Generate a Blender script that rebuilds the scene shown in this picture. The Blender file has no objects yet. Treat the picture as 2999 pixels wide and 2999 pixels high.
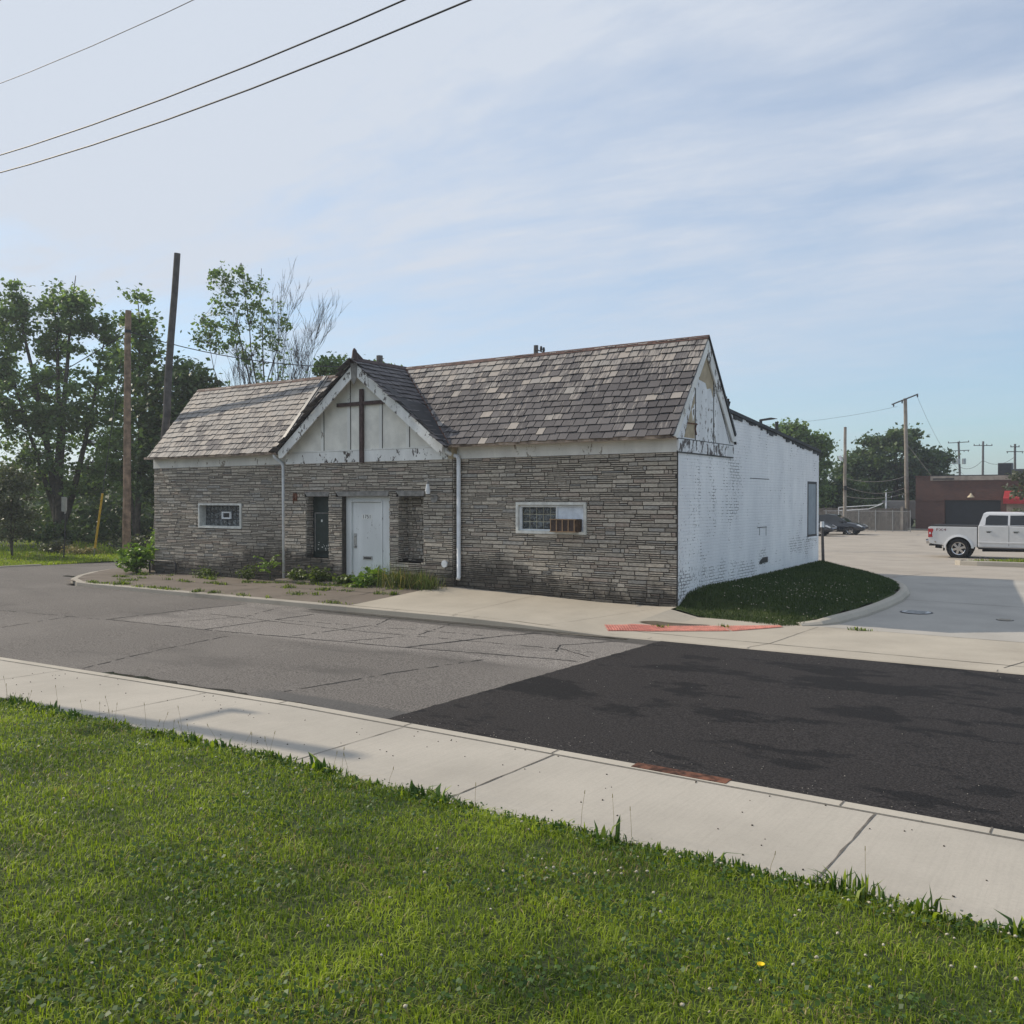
import bpy, bmesh, math, random
import numpy as np
from mathutils import Vector, Matrix, noise as mnoise
S = bpy.context.scene
COL = S.collection
RND = random.Random(7)
NP = np.random.default_rng(11)
R = math.radians
# ------------------------------------------------------------------ camera
cd = bpy.data.cameras.new('camera'); cam = bpy.data.objects.new('camera', cd); COL.objects.link(cam)
yaw, pit, rol = R(-33.986), R(-0.8117), R(-0.0308)
fw = Vector((math.sin(yaw)*math.cos(pit), math.cos(yaw)*math.cos(pit), math.sin(pit)))
rt = Vector((math.cos(yaw), -math.sin(yaw), 0)); up = rt.cross(fw)
r2 = rt*math.cos(rol)+up*math.sin(rol); u2 = up*math.cos(rol)-rt*math.sin(rol)
CAMLOC = Vector((7.4329, -16.9913, 2.0975))
M = Matrix((r2, u2, -fw)).transposed().to_4x4(); M.translation = CAMLOC
cam.matrix_world = M
cd.sensor_width = 36; cd.lens = 36*2649.72/2999; cd.clip_start = .1; cd.clip_end = 3000
S.camera = cam
# ------------------------------------------------------------------ light
SUN_EL, SUN_AZ = R(36), R(6.0)           # light travels along (cos az, sin az), downwards
td = Vector((-math.cos(SUN_AZ)*math.cos(SUN_EL), -math.sin(SUN_AZ)*math.cos(SUN_EL), math.sin(SUN_EL)))
ld = bpy.data.lights.new('sun', 'SUN'); ld.energy = 3.3; ld.angle = R(.53); ld.color = (1, .89, .73)
lo = bpy.data.objects.new('sun', ld); COL.objects.link(lo); lo.rotation_euler = td.to_track_quat('Z', 'Y').to_euler()
W = bpy.data.worlds.new('World'); S.world = W; W.use_nodes = True
nt = W.node_tree; nt.nodes.clear()
def wn(t, **k):
    n = nt.nodes.new(t)
    for a, b in k.items(): setattr(n, a, b)
    return n
wl = nt.links.new
sky = wn('ShaderNodeTexSky', sky_type='NISHITA', sun_disc=False); sky.sun_elevation = SUN_EL
sky.sun_rotation = math.atan2(td.x, td.y) % (2*math.pi); sky.altitude = 200; sky.air_density = 1.0; sky.dust_density = 1.2; sky.ozone_density = 1.2
tc = wn('ShaderNodeTexCoord'); sx = wn('ShaderNodeSeparateXYZ'); wl(tc.outputs['Generated'], sx.inputs[0])
def wmath(op, a, b=None, clamp=False):
    n = wn('ShaderNodeMath', operation=op, use_clamp=clamp)
    for i, v in enumerate((a, b)):
        if v is None: continue
        if hasattr(v, 'links'): wl(v, n.inputs[i])
        else: n.inputs[i].default_value = v
    return n.outputs[0]
den = wmath('ADD', wmath('MAXIMUM', sx.outputs[2], 0.0), .16)
px = wmath('DIVIDE', sx.outputs[0], den); py = wmath('DIVIDE', sx.outputs[1], den)
cb = wn('ShaderNodeCombineXYZ'); wl(px, cb.inputs[0]); wl(py, cb.inputs[1])
def cloud(rotz, sc, scale, detail, rough, lo_, hi_, dist=.6, off=(0, 0, 0)):
    mp = wn('ShaderNodeMapping'); wl(cb.outputs[0], mp.inputs[0]); mp.inputs['Rotation'].default_value = (0, 0, R(rotz)); mp.inputs['Scale'].default_value = sc; mp.inputs['Location'].default_value = off
    no = wn('ShaderNodeTexNoise'); wl(mp.outputs[0], no.inputs['Vector']); no.inputs['Scale'].default_value = scale; no.inputs['Detail'].default_value = detail; no.inputs['Roughness'].default_value = rough; no.inputs['Distortion'].default_value = dist
    mr = wn('ShaderNodeMapRange', interpolation_type='SMOOTHSTEP'); wl(no.outputs['Fac'], mr.inputs[0]); mr.inputs[1].default_value = lo_; mr.inputs[2].default_value = hi_
    return mr.outputs[0]
c_a = cloud(-14, (.34, 1.15, 1), .95, 9, .62, .20, .62, .5, (3.1, 1.4, 0))
c_b = cloud(-4, (.42, 1.5, 1), 2.1, 9, .62, .40, .74, .5, (1.2, 5.0, 0))
c_f = cloud(-22, (.8, 1.6, 1), 5.5, 6, .6, .35, .75, .3)
cm = wmath('MAXIMUM', c_a, wmath('MULTIPLY', c_b, .75))
cm = wmath('MULTIPLY', cm, wmath('ADD', wmath('MULTIPLY', c_f, .25), .80), True)
# a milky veil grows toward the side the sun stands on
vd = wn('ShaderNodeVectorMath', operation='DOT_PRODUCT'); wl(tc.outputs['Generated'], vd.inputs[0]); vd.inputs[1].default_value = td
veil = wn('ShaderNodeMapRange', interpolation_type='SMOOTHSTEP'); wl(vd.outputs['Value'], veil.inputs[0]); veil.inputs[1].default_value = -.35; veil.inputs[2].default_value = .95; veil.inputs[3].default_value = .14; veil.inputs[4].default_value = 1.0
lowz = wn('ShaderNodeMapRange', interpolation_type='SMOOTHSTEP'); wl(sx.outputs[2], lowz.inputs[0]); lowz.inputs[1].default_value = .02; lowz.inputs[2].default_value = .42; lowz.inputs[3].default_value = .0; lowz.inputs[4].default_value = 1
lowc = wmath('ADD', lowz.outputs[0], wmath('MULTIPLY', veil.outputs[0], .6), True)
fac = wmath('ADD', wmath('MULTIPLY', wmath('MULTIPLY', cm, .9), lowc, True), wmath('MULTIPLY', veil.outputs[0], .36), True)
ccol = wn('ShaderNodeMix', data_type='RGBA'); wl(veil.outputs[0], ccol.inputs[0]); ccol.inputs[6].default_value = (.56, .605, .69, 1); ccol.inputs[7].default_value = (.575, .63, .715, 1)
skym = wn('ShaderNodeMix', data_type='RGBA', blend_type='MULTIPLY'); skym.inputs[0].default_value = 1; wl(sky.outputs[0], skym.inputs[6]); skym.inputs[7].default_value = (.68, .88, .98, 1)
bg1 = wn('ShaderNodeBackground'); wl(skym.outputs[2], bg1.inputs[0]); bg1.inputs[1].default_value = .14
bg2 = wn('ShaderNodeBackground'); wl(ccol.outputs[2], bg2.inputs[0]); bg2.inputs[1].default_value = 1.0
mx = wn('ShaderNodeMixShader'); wl(fac, mx.inputs[0]); wl(bg1.outputs[0], mx.inputs[1]); wl(bg2.outputs[0], mx.inputs[2])
wo = wn('ShaderNodeOutputWorld'); wl(mx.outputs[0], wo.inputs[0])
S.view_settings.view_transform = 'Standard'; S.view_settings.look = 'None'; S.view_settings.exposure = 0.2; S.view_settings.gamma = 1

# ------------------------------------------------------------------ materials
class NT:
    def __init__(s, name):
        s.m = bpy.data.materials.new(name); s.m.use_nodes = True; s.t = s.m.node_tree
        s.b = s.t.nodes['Principled BSDF']; s.L = s.t.links.new
        s.co = s.t.nodes.new('ShaderNodeTexCoord').outputs['Object']
    def n(s, t, **k):
        n = s.t.nodes.new(t)
        for a, b in k.items(): setattr(n, a, b)
        return n
    def put(s, inp, v):
        if hasattr(v, 'links'): s.L(v, inp)
        elif isinstance(v, (tuple, list)) and len(v) == 3 and inp.type == 'RGBA': inp.default_value = (*v, 1)
        else: inp.default_value = v
    def math(s, op, a, b=0, clamp=False, c=None):
        n = s.n('ShaderNodeMath', operation=op, use_clamp=clamp); s.put(n.inputs[0], a); s.put(n.inputs[1], b)
        if c is not None: s.put(n.inputs[2], c)
        return n.outputs[0]
    def mapv(s, sc=(1, 1, 1), rot=(0, 0, 0), loc=(0, 0, 0), src=None):
        n = s.n('ShaderNodeMapping'); s.L(src or s.co, n.inputs[0]); n.inputs['Scale'].default_value = sc; n.inputs['Rotation'].default_value = rot; n.inputs['Location'].default_value = loc
        return n.outputs[0]
    def noise(s, scale, detail=4, rough=.55, vec=None, dist=0):
        n = s.n('ShaderNodeTexNoise'); s.L(vec or s.co, n.inputs['Vector']); n.inputs['Scale'].default_value = scale; n.inputs['Detail'].default_value = detail; n.inputs['Roughness'].default_value = rough; n.inputs['Distortion'].default_value = dist
        return n.outputs['Fac']
    def ramp(s, v, a, b, lo=0, hi=1):
        n = s.n('ShaderNodeMapRange', interpolation_type='SMOOTHSTEP'); s.put(n.inputs[0], v); n.inputs[1].default_value = a; n.inputs[2].default_value = b; n.inputs[3].default_value = lo; n.inputs[4].default_value = hi
        return n.outputs[0]
    def mix(s, f, a, b, mode='MIX'):
        n = s.n('ShaderNodeMix', data_type='RGBA', blend_type=mode); s.put(n.inputs[0], f); s.put(n.inputs[6], a); s.put(n.inputs[7], b)
        return n.outputs[2]
    def attr(s, name='tone'):
        n = s.n('ShaderNodeAttribute'); n.attribute_name = name; return n.outputs['Fac']
    def xyz(s):
        n = s.n('ShaderNodeSeparateXYZ'); s.L(s.co, n.inputs[0]); return n.outputs
    def bump(s, h, strength=.3, dist=.01):
        n = s.n('ShaderNodeBump'); s.put(n.inputs['Height'], h); n.inputs['Strength'].default_value = strength; n.inputs['Distance'].default_value = dist; s.L(n.outputs[0], s.b.inputs['Normal'])
    def done(s, col, rough=.8, metal=0, spec=.3):
        s.put(s.b.inputs['Base Color'], col); s.put(s.b.inputs['Roughness'], rough); s.b.inputs['Metallic'].default_value = metal; s.b.inputs['Specular IOR Level'].default_value = spec
        return s.m
def vmat(name, c, rough=.7, var=.25, scale=6, metal=0, spec=.3, bump=0, c2=None):
    t = NT(name); f = t.noise(scale, 6, .6)
    d = c2 or tuple(x*(1-var) for x in c); l = tuple(min(1, x*(1+var*.5)) for x in c) if c2 is None else c
    col = t.mix(t.ramp(f, .3, .7), d, l)
    if bump: t.bump(t.noise(scale*8, 4), bump, .01)
    return t.done(col, rough, metal, spec)
def paint(name, c, under, amt=.5, scale=9, rough=.6):      # peeling paint: chips show what is under it
    t = NT(name); chips = t.noise(scale, 8, .68, t.mapv((1, 1, .55)))
    area = t.noise(.9, 3, .5)
    f = t.ramp(t.math('ADD', chips, t.math('MULTIPLY', area, .35)), .80-amt*.25, .84-amt*.25)
    dirt = t.ramp(t.noise(2.3, 5, .6, t.mapv((1, 1, .3))), .35, .75, .80, 1.0)
    col = t.mix(f, t.mix(1, c, dirt, 'MULTIPLY'), under)
    t.bump(t.math('SUBTRACT', 1, f), .4, .004)
    return t.done(col, rough)
# stone veneer
def stone_mat():
    t = NT('ledge_stone'); tone = t.attr(); x, y, z = t.xyz()
    a = t.mix(t.ramp(tone, 0, 1), (.275, .25, .215), (.63, .575, .495))
    a = t.mix(t.ramp(t.attr('hue'), .78, 1.0, 0, .55), a, (.40, .31, .265))
    a = t.mix(t.ramp(t.attr('hue'), .22, .0, 0, .55), a, (.33, .34, .345))
    st = t.noise(26, 5, .65, t.mapv((.5, 1, 2.2)))
    a = t.mix(1, a, t.mix(t.ramp(st, .28, .72), (.55, .54, .52), (1.12, 1.1, 1.08)), 'MULTIPLY')
    grime = t.noise(.9, 5, .6, t.mapv((.5, 1, 1.2)))
    a = t.mix(t.ramp(grime, .46, .78, 0, .35), a, (.16, .145, .125))
    # algae and rain-splash stain: its own ragged outline low on the wall, tall beside the downspouts
    def spot(cx, w): return t.ramp(t.math('ABSOLUTE', t.math('SUBTRACT', x, cx)), w, 0)
    hgt = t.math('ADD', .20, t.math('ADD', t.math('MULTIPLY', spot(-4.6, 2.4), .42), t.math('MULTIPLY', spot(-12.0, 2.8), .62)))
    hgt = t.math('ADD', hgt, t.math('MULTIPLY', spot(-9.9, 1.6), .25))
    edge = t.math('ADD', z, t.math('MULTIPLY', t.math('SUBTRACT', t.noise(2.2, 6, .65), .5), 1.1))
    f = t.ramp(t.math('SUBTRACT', hgt, edge), -.26, .24, 0, .78)
    a = t.mix(f, a, (.028, .027, .025))
    t.bump(t.noise(42, 5, .6, t.mapv((.6, 1, 1.6))), .55, .012)
    return t.done(a, .88, spec=.2)
M_STONE = stone_mat()
M_MORTAR = vmat('dark_mortar', (.072, .062, .053), .95, .4, 8)
def slate_mat():
    t = NT('roof_slate'); tone = t.attr(); x, y, z = t.xyz()
    dark = t.mix(t.attr('hue'), (.085, .078, .081), (.150, .138, .138))
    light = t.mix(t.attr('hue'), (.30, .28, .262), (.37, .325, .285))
    # patchy lichen-dark zones: pale at the ridge, dark below on the right wing; left wing tone carries sunlit sheen
    zone = t.noise(1.1, 5, .6)
    strk = t.noise(7, 4, .6, t.mapv((3.4, .35, .35)))
    v = t.math('ADD', tone, t.math('MULTIPLY', t.math('SUBTRACT', zone, .5), 1.3))
    v = t.math('ADD', v, t.math('MULTIPLY', t.math('SUBTRACT', strk, .5), 1.9))
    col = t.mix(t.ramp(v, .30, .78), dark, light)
    col = t.mix(t.ramp(t.noise(60, 2, .5), .66, .74, 0, .5), col, (.33, .33, .31))
    t.bump(t.noise(30, 4), .35, .008)
    return t.done(col, t.ramp(v, .2, .9, .78, .7), spec=.2)
M_SLATE = slate_mat()
M_TAR = vmat('roof_tar', (.028, .029, .033), .6, .4, 4, spec=.35, bump=.2)
M_RIDGE = vmat('ridge_clay', (.105, .055, .045), .75, .5, 7)
M_WHITE = paint('old_white_paint', (.80, .79, .75), (.28, .25, .21), .12, 6)
M_PEEL = paint('peeling_white_paint', (.82, .82, .80), (.075, .06, .055), .22, 7.5)
M_PEEL2 = paint('flaking_gable_paint', (.82, .83, .84), (.16, .14, .12), .20, 10)
M_TRIM = vmat('window_trim', (.64, .64, .60), .55, .25, 6)
M_TAN = vmat('tan_filler', (.42, .35, .245), .85, .2, 5)
M_DOOR = paint('door_paint', (.78, .80, .80), (.20, .20, .19), -.12, 13, .45)
M_CROSS = vmat('cross_wood', (.075, .048, .046), .7, .4, 12)
M_LINTEL = vmat('lintel_stone', (.25, .24, .225), .9, .35, 7, bump=.3)
M_METALW = vmat('white_metal', (.70, .72, .74), .45, .15, 5, spec=.4)
M_DARK = vmat('dark_metal', (.03, .03, .033), .5, .3, 8)
M_STEEL = vmat('steel', (.42, .42, .42), .35, .2, 12, metal=.9)
M_RUST = vmat('rust', (.14, .058, .034), .9, .8, 11, bump=.3)
M_GREENBOX = vmat('green_metal', (.022, .034, .030), .45, .3, 8)
M_BLACK = vmat('black_rubber', (.016, .016, .017), .8, .2, 20)
def brick_paint():
    t = NT('painted_brick'); x, y, z = t.xyz()
    cx = t.n('ShaderNodeCombineXYZ'); t.L(y, cx.inputs[0]); t.L(z, cx.inputs[1])
    wob = t.math('MULTIPLY', t.math('SUBTRACT', t.noise(9, 3), .5), .012); t.L(wob, cx.inputs[2])
    br = t.n('ShaderNodeTexBrick'); t.L(cx.outputs[0], br.inputs['Vector']); br.inputs['Scale'].default_value = 1; br.inputs['Mortar Size'].default_value = .006; br.inputs['Mortar Smooth'].default_value = .3; br.inputs['Brick Width'].default_value = .205; br.inputs['Row Height'].default_value = .068; br.inputs['Color1'].default_value = (1, 1, 1, 1); br.inputs['Color2'].default_value = (.8, .8, .8, 1)
    j = br.outputs['Fac']
    # joints have opened where the paint failed: a low ragged band, a few vertical runs, and the far bottom corner
    reg = t.noise(2.6, 4, .6, t.mapv((1, 1, .6)))
    def blob(cy, cz, wy, wz):
        a = t.math('DIVIDE', t.math('SUBTRACT', y, cy), wy); b = t.math('DIVIDE', t.math('SUBTRACT', z, cz), wz)
        return t.ramp(t.math('ADD', t.math('MULTIPLY', a, a), t.math('MULTIPLY', b, b)), 1.2, .1)
    bs = t.math('ADD', t.math('ADD', blob(2.6, .42, 2.6, .30), blob(8.6, .82, 1.5, .32)), t.math('ADD', blob(1.0, 2.2, .28, 1.0), t.math('ADD', blob(3.2, 2.4, .7, 1.0), blob(2.0, 2.0, .2, .9))))
    bs = t.math('ADD', bs, t.math('ADD', blob(.1, .3, .5, .5), blob(5.3, .62, .5, .3)))
    brk = t.noise(11, 4, .65)
    msk = t.ramp(t.math('ADD', t.math('MULTIPLY', bs, .15), t.math('ADD', t.math('MULTIPLY', reg, .80), t.math('MULTIPLY', brk, .60))), .79, .845)
    jf = t.math('MULTIPLY', j, msk, True)
    chip = t.ramp(t.math('ADD', t.noise(22, 5, .6, t.mapv((1, 1, .6))), t.math('MULTIPLY', t.math('ADD', bs, blob(.3, .5, 1.6, 1.5)), .06)), .665, .70)
    base = t.mix(t.ramp(t.noise(1.6, 6, .65, t.mapv((1, 1, .35))), .3, .72), (.74, .745, .76), (.92, .92, .92))
    base = t.mix(t.ramp(t.noise(.35, 2), .35, .65, 0, .35), base, (.74, .75, .775))
    col = t.mix(t.math('MAXIMUM', jf, t.math('MULTIPLY', chip, .85)), base, (.05, .046, .045))
    h = t.math('SUBTRACT', t.noise(28, 4), t.math('MULTIPLY', j, 1.6))
    t.bump(h, .6, .010)
    return t.done(col, .62, spec=.35)
M_BRICKW = brick_paint()
def glassblock():
    t = NT('glass_block'); n = t.noise(16, 3, .5, None, 1.2)
    col = t.mix(t.ramp(n, .4, .62), (.018, .022, .025), (.13, .145, .15))
    t.bump(t.noise(22, 2), .8, .03); return t.done(col, .15, spec=.6)
M_GBLOCK = glassblock()
# ground materials
def concrete(name, c, crack=.0, brush=.25, dirtc=(.2, .18, .15), dirt=.35):
    t = NT(name); a = t.noise(.8, 6, .6); b = t.noise(40, 3, .6); br = t.noise(14, 5, .8, t.mapv((2.6, .10, 1)))
    col = t.mix(t.ramp(a, .25, .75), tuple(x*.86 for x in c), tuple(x*1.06 for x in c))
    col = t.mix(t.ramp(b, .35, .7, 0, .16), col, tuple(x*.6 for x in c))
    col = t.mix(t.ramp(br, .42, .72, 0, brush*.6), col, tuple(x*.72 for x in c))
    sp = t.noise(120, 1); col = t.mix(t.ramp(sp, .72, .76, 0, .45), col, tuple(x*.35 for x in c))
    col = t.mix(t.ramp(t.noise(.45, 6, .65), .50, .78, 0, dirt), col, dirtc)
    t.bump(t.math('ADD', br, b), .12, .004); return t.done(col, .9, spec=.2)
M_CONC = concrete('new_concrete', (.435, .40, .345), brush=.55, dirt=.28, dirtc=(.27, .25, .215))
M_CONCF = concrete('ramp_concrete', (.44, .395, .325), dirtc=(.27, .235, .19), dirt=.45)
M_CONCO = concrete('old_concrete', (.185, .155, .128), dirtc=(.075, .07, .045), dirt=.7)
M_KERB = concrete('kerb_concrete', (.40, .365, .31), dirtc=(.17, .15, .12), dirt=.6)
M_KERBL = concrete('pale_kerb', (.46, .42, .355), dirtc=(.3, .27, .22), dirt=.4)
M_JOINT = vmat('joint_dirt', (.15, .135, .115), .95, .4, 9)
def asphalt_old():
    t = NT('worn_asphalt'); x, y, z = t.xyz()
    f = t.noise(46, 4, .8); g = t.noise(1.0, 6, .62, t.mapv((.35, 1, 1))); w = t.noise(.28, 3)
    col = t.mix(t.ramp(f, .36, .64), (.065, .059, .054), (.225, .206, .188))
    lane = t.ramp(y, -6.7, -6.3); patch = t.ramp(x, -9.2, -8.8)
    pale = t.math('MULTIPLY', lane, patch)
    col = t.mix(t.math('MULTIPLY', pale, .85), col, t.mix(t.ramp(f, .38, .62), (.085, .078, .072), (.36, .33, .30)))
    col = t.mix(t.ramp(g, .52, .74, 0, .55), col, (.075, .07, .066))
    col = t.mix(t.ramp(w, .4, .7, 0, .25), col, (.24, .22, .20))
    gut = t.math('MULTIPLY', t.ramp(t.math('ADD', y, t.math('MULTIPLY', g, .3)), -9.35, -9.5), t.ramp(x, -1.6, -.6))
    col = t.mix(t.math('MULTIPLY', gut, .7), col, (.085, .084, .083))
    gut2 = t.math('MULTIPLY', t.ramp(t.math('ADD', y, t.math('MULTIPLY', g, .25)), -3.72, -3.55), t.ramp(x, -7.2, -6.4))
    col = t.mix(t.math('MULTIPLY', gut2, .75), col, (.06, .056, .052))
    t.bump(f, .6, .006); return t.done(col, .92, spec=.15)
M_ASPH = asphalt_old()
def asphalt_new():
    t = NT('fresh_asphalt'); f = t.noise(48, 4, .8); p = t.noise(1.35, 6, .62, t.mapv((.62, 1.15, 1))); q = t.noise(.25, 2)
    col = t.mix(t.ramp(f, .36, .66), (.010, .0094, .0094), (.055, .049, .048))
    v = t.math('ADD', p, t.math('MULTIPLY', t.math('SUBTRACT', q, .5), .3))
    col = t.mix(t.ramp(v, .53, .585, 0, .95), col, t.mix(t.ramp(f, .36, .7), (.006, .006, .0065), (.026, .0245, .0255)))
    sp = t.noise(45, 2, .5); col = t.mix(t.ramp(sp, .735, .76, 0, .6), col, (.25, .24, .22))
    dust = t.noise(3.0, 6, .7, t.mapv((.25, 2.2, 1))); col = t.mix(t.ramp(dust, .66, .80, 0, .35), col, (.16, .15, .14))
    t.bump(f, .6, .006); return t.done(col, .92, spec=.15)
M_ASPHN = asphalt_new()
M_LOT = concrete('lot_paving', (.385, .343, .292), brush=.1, dirtc=(.20, .18, .155), dirt=.6)
M_DRIVE = concrete('drive_concrete', (.41, .385, .345), brush=.2, dirtc=(.26, .25, .23), dirt=.35)
M_SOIL = vmat('lawn_soil', (.055, .075, .020), .95, .5, 3, c2=(.028, .042, .012))
M_GROUND = vmat('rough_ground', (.075, .095, .032), .95, .4, .35, c2=(.045, .05, .02))
M_RED = vmat('red_paver', (.52, .15, .115), .85, .35, 9)
M_PUD = vmat('silt_stain', (.12, .095, .065), .5, .4, 5, spec=.4)
M_WET = vmat('wet_gutter', (.030, .027, .022), .12, .4, 4, spec=.5)
# plants
def leafm(name, c1, c2, trans=.35, rough=.5):
    t = NT(name); tone = t.attr(); col = t.mix(tone, c1, c2)
    b = t.b; t.put(b.inputs['Base Color'], col); b.inputs['Roughness'].default_value = rough; b.inputs['Specular IOR Level'].default_value = .3
    tr = t.n('ShaderNodeBsdfTranslucent'); t.put(tr.inputs[0], t.mix(1, col, (1.25, 1.35, .6), 'MULTIPLY'))
    mx = t.n('ShaderNodeMixShader'); mx.inputs[0].default_value = trans; t.L(b.outputs[0], mx.inputs[1]); t.L(tr.outputs[0], mx.inputs[2])
    out = t.t.nodes['Material Output']; t.L(mx.outputs[0], out.inputs[0]); return t.m
M_LEAF = leafm('maple_leaf', (.075, .125, .052), (.23, .32, .12), .45)
M_LEAFD = leafm('dark_leaf', (.038, .066, .030), (.12, .175, .065), .35)
M_LEAFG = leafm('grey_leaf', (.055, .065, .040), (.14, .155, .090), .3)
M_VINE = leafm('vine_leaf', (.075, .14, .022), (.24, .36, .06), .4)
M_WEED = leafm('weed_leaf', (.045, .075, .02), (.14, .18, .055), .35)
M_GRASS = leafm('grass_blade', (.062, .112, .010), (.38, .46, .045), .42, .5)
M_GRASSD = leafm('shade_grass', (.026, .050, .014), (.078, .112, .034), .3)  # darker copy of the lawn grass, the mound's shade put into its colour
M_DRY = leafm('dry_grass', (.22, .17, .07), (.40, .33, .16), .3)
M_CLOV = leafm('clover_leaf', (.030, .070, .012), (.085, .155, .030), .3)
M_PETAL = vmat('clover_petal', (.62, .58, .47), .85, .3, 140, c2=(.30, .25, .16))
M_YEL = vmat('yellow_petal', (.85, .62, .02), .7, .2, 30)
M_BARK = vmat('bark', (.085, .072, .058), .95, .5, 5, bump=.4)
M_BARKG = vmat('dead_bark', (.085, .074, .068), .95, .4, 6)
M_POLE = vmat('pole_wood', (.24, .165, .115), .9, .5, 3.5, bump=.3)
M_POLEG = vmat('grey_pole_wood', (.115, .105, .10), .9, .4, 3.5, bump=.3)
M_POLEL = vmat('far_pole_wood', (.30, .26, .22), .9, .3, 2)
M_CABLE = vmat('cable', (.045, .045, .055), .6, .2, 3)
# ------------------------------------------------------------------ mesh helpers
class MB:
    def __init__(s): s.v = []; s.f = []; s.t = []; s.h = []; s.m = []
    def face(s, pts, tone=.5, hue=.5, mi=0):
        i = len(s.v); s.v.extend(tuple(p) for p in pts); s.f.append(tuple(range(i, i+len(pts)))); s.t.append(tone); s.h.append(hue); s.m.append(mi)
    def box(s, a, b, tone=.5, hue=.5, mi=0, skip=''):
        x0, y0, z0 = a; x1, y1, z1 = b; i = len(s.v)
        s.v += [(x0, y0, z0), (x1, y0, z0), (x1, y1, z0), (x0, y1, z0), (x0, y0, z1), (x1, y0, z1), (x1, y1, z1), (x0, y1, z1)]
        for f in ((0, 3, 2, 1), (4, 5, 6, 7), (0, 1, 5, 4), (1, 2, 6, 5), (2, 3, 7, 6), (3, 0, 4, 7)):
            s.f.append(tuple(i+k for k in f)); s.t.append(tone); s.h.append(hue); s.m.append(mi)
    def prism(s, poly, d, tone=.5, hue=.5, mi=0):
        # poly: list of 3D points (planar), extruded by vector d
        i = len(s.v); n = len(poly); d = Vector(d)
        s.v += [tuple(p) for p in poly]+[tuple(Vector(p)+d) for p in poly]
        fs = [tuple(range(i, i+n))[::-1], tuple(range(i+n, i+2*n))]+[(i+k, i+(k+1) % n, i+n+(k+1) % n, i+n+k) for k in range(n)]
        for f in fs: s.f.append(f); s.t.append(tone); s.h.append(hue); s.m.append(mi)
    def tube(s, pts, rad, sides=8, tone=.5, mi=0, cap=True):
        pts = [Vector(p) for p in pts]; n = len(pts)
        if not hasattr(rad, '__len__'): rad = [rad]*n
        base = len(s.v); ref = None
        for k, p in enumerate(pts):
            d = (pts[min(k+1, n-1)]-pts[max(k-1, 0)]).normalized()
            if ref is None: ref = d.orthogonal().normalized()
            a = (ref-d*ref.dot(d)).normalized(); b = d.cross(a); ref = a
            for j in range(sides):
                th = 2*math.pi*j/sides; s.v.append(tuple(p+(a*math.cos(th)+b*math.sin(th))*rad[k]))
        for k in range(n-1):
            for j in range(sides):
                j2 = (j+1) % sides; s.f.append((base+k*sides+j, base+k*sides+j2, base+(k+1)*sides+j2, base+(k+1)*sides+j)); s.t.append(tone); s.h.append(.5); s.m.append(mi)
        if cap:
            for q in (tuple(base+j for j in range(sides))[::-1], tuple(base+(n-1)*sides+j for j in range(sides))): s.f.append(q); s.t.append(tone); s.h.append(.5); s.m.append(mi)
    def build(s, name, mats, parent=None, smooth=False, bevel=0):
        me = bpy.data.meshes.new(name); me.from_pydata(s.v, [], s.f)
        if not isinstance(mats, (list, tuple)): mats = [mats]
        for m in mats: me.materials.append(m)
        me.attributes.new('tone', 'FLOAT', 'FACE').data.foreach_set('value', s.t)
        me.attributes.new('hue', 'FLOAT', 'FACE').data.foreach_set('value', s.h)
        me.polygons.foreach_set('material_index', s.m)
        if smooth: me.polygons.foreach_set('use_smooth', [True]*len(s.f))
        me.update(); bm = bmesh.new(); bm.from_mesh(me); bmesh.ops.recalc_face_normals(bm, faces=bm.faces); bm.to_mesh(me); bm.free()
        return link(name, me, parent, bevel)
def link(name, me, parent=None, bevel=0):
    o = bpy.data.objects.new(name, me); COL.objects.link(o)
    if parent is not None: adopt(o, parent)
    if bevel:
        b = o.modifiers.new('bevel', 'BEVEL'); b.width = bevel; b.segments = 2; b.limit_method = 'ANGLE'; b.angle_limit = R(40)
    return o
def wloc(o):
    l = Matrix.Translation(o.location) @ o.rotation_euler.to_matrix().to_4x4()
    return l if o.parent is None else wloc(o.parent) @ o.matrix_parent_inverse @ l
def adopt(o, parent):
    o.parent = parent; o.matrix_parent_inverse = wloc(parent).inverted()
def thing(name, label, cat, loc, group=None):
    o = bpy.data.objects.new(name, None); COL.objects.link(o); o.location = loc; o.empty_display_size = .2
    return tag(o, label, cat, group)
def tag(o, label, cat, group=None):
    o['label'] = label; o['category'] = cat
    if group: o['group'] = group
    return o
def struct(o): o['kind'] = 'structure'; return o
def stuff(o, label=None, cat=None):
    o['kind'] = 'stuff'
    if label: o['label'] = label; o['category'] = cat
    return o
def dup(root, loc, label, group=None):
    def cp(o, par):
        c = o.copy(); COL.objects.link(c)
        if par is not None: c.parent = par
        for ch in list(o.children): cp(ch, c)
        return c
    r = cp(root, None); r.location = loc; r['label'] = label
    if group: r['group'] = group
    return r
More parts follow.
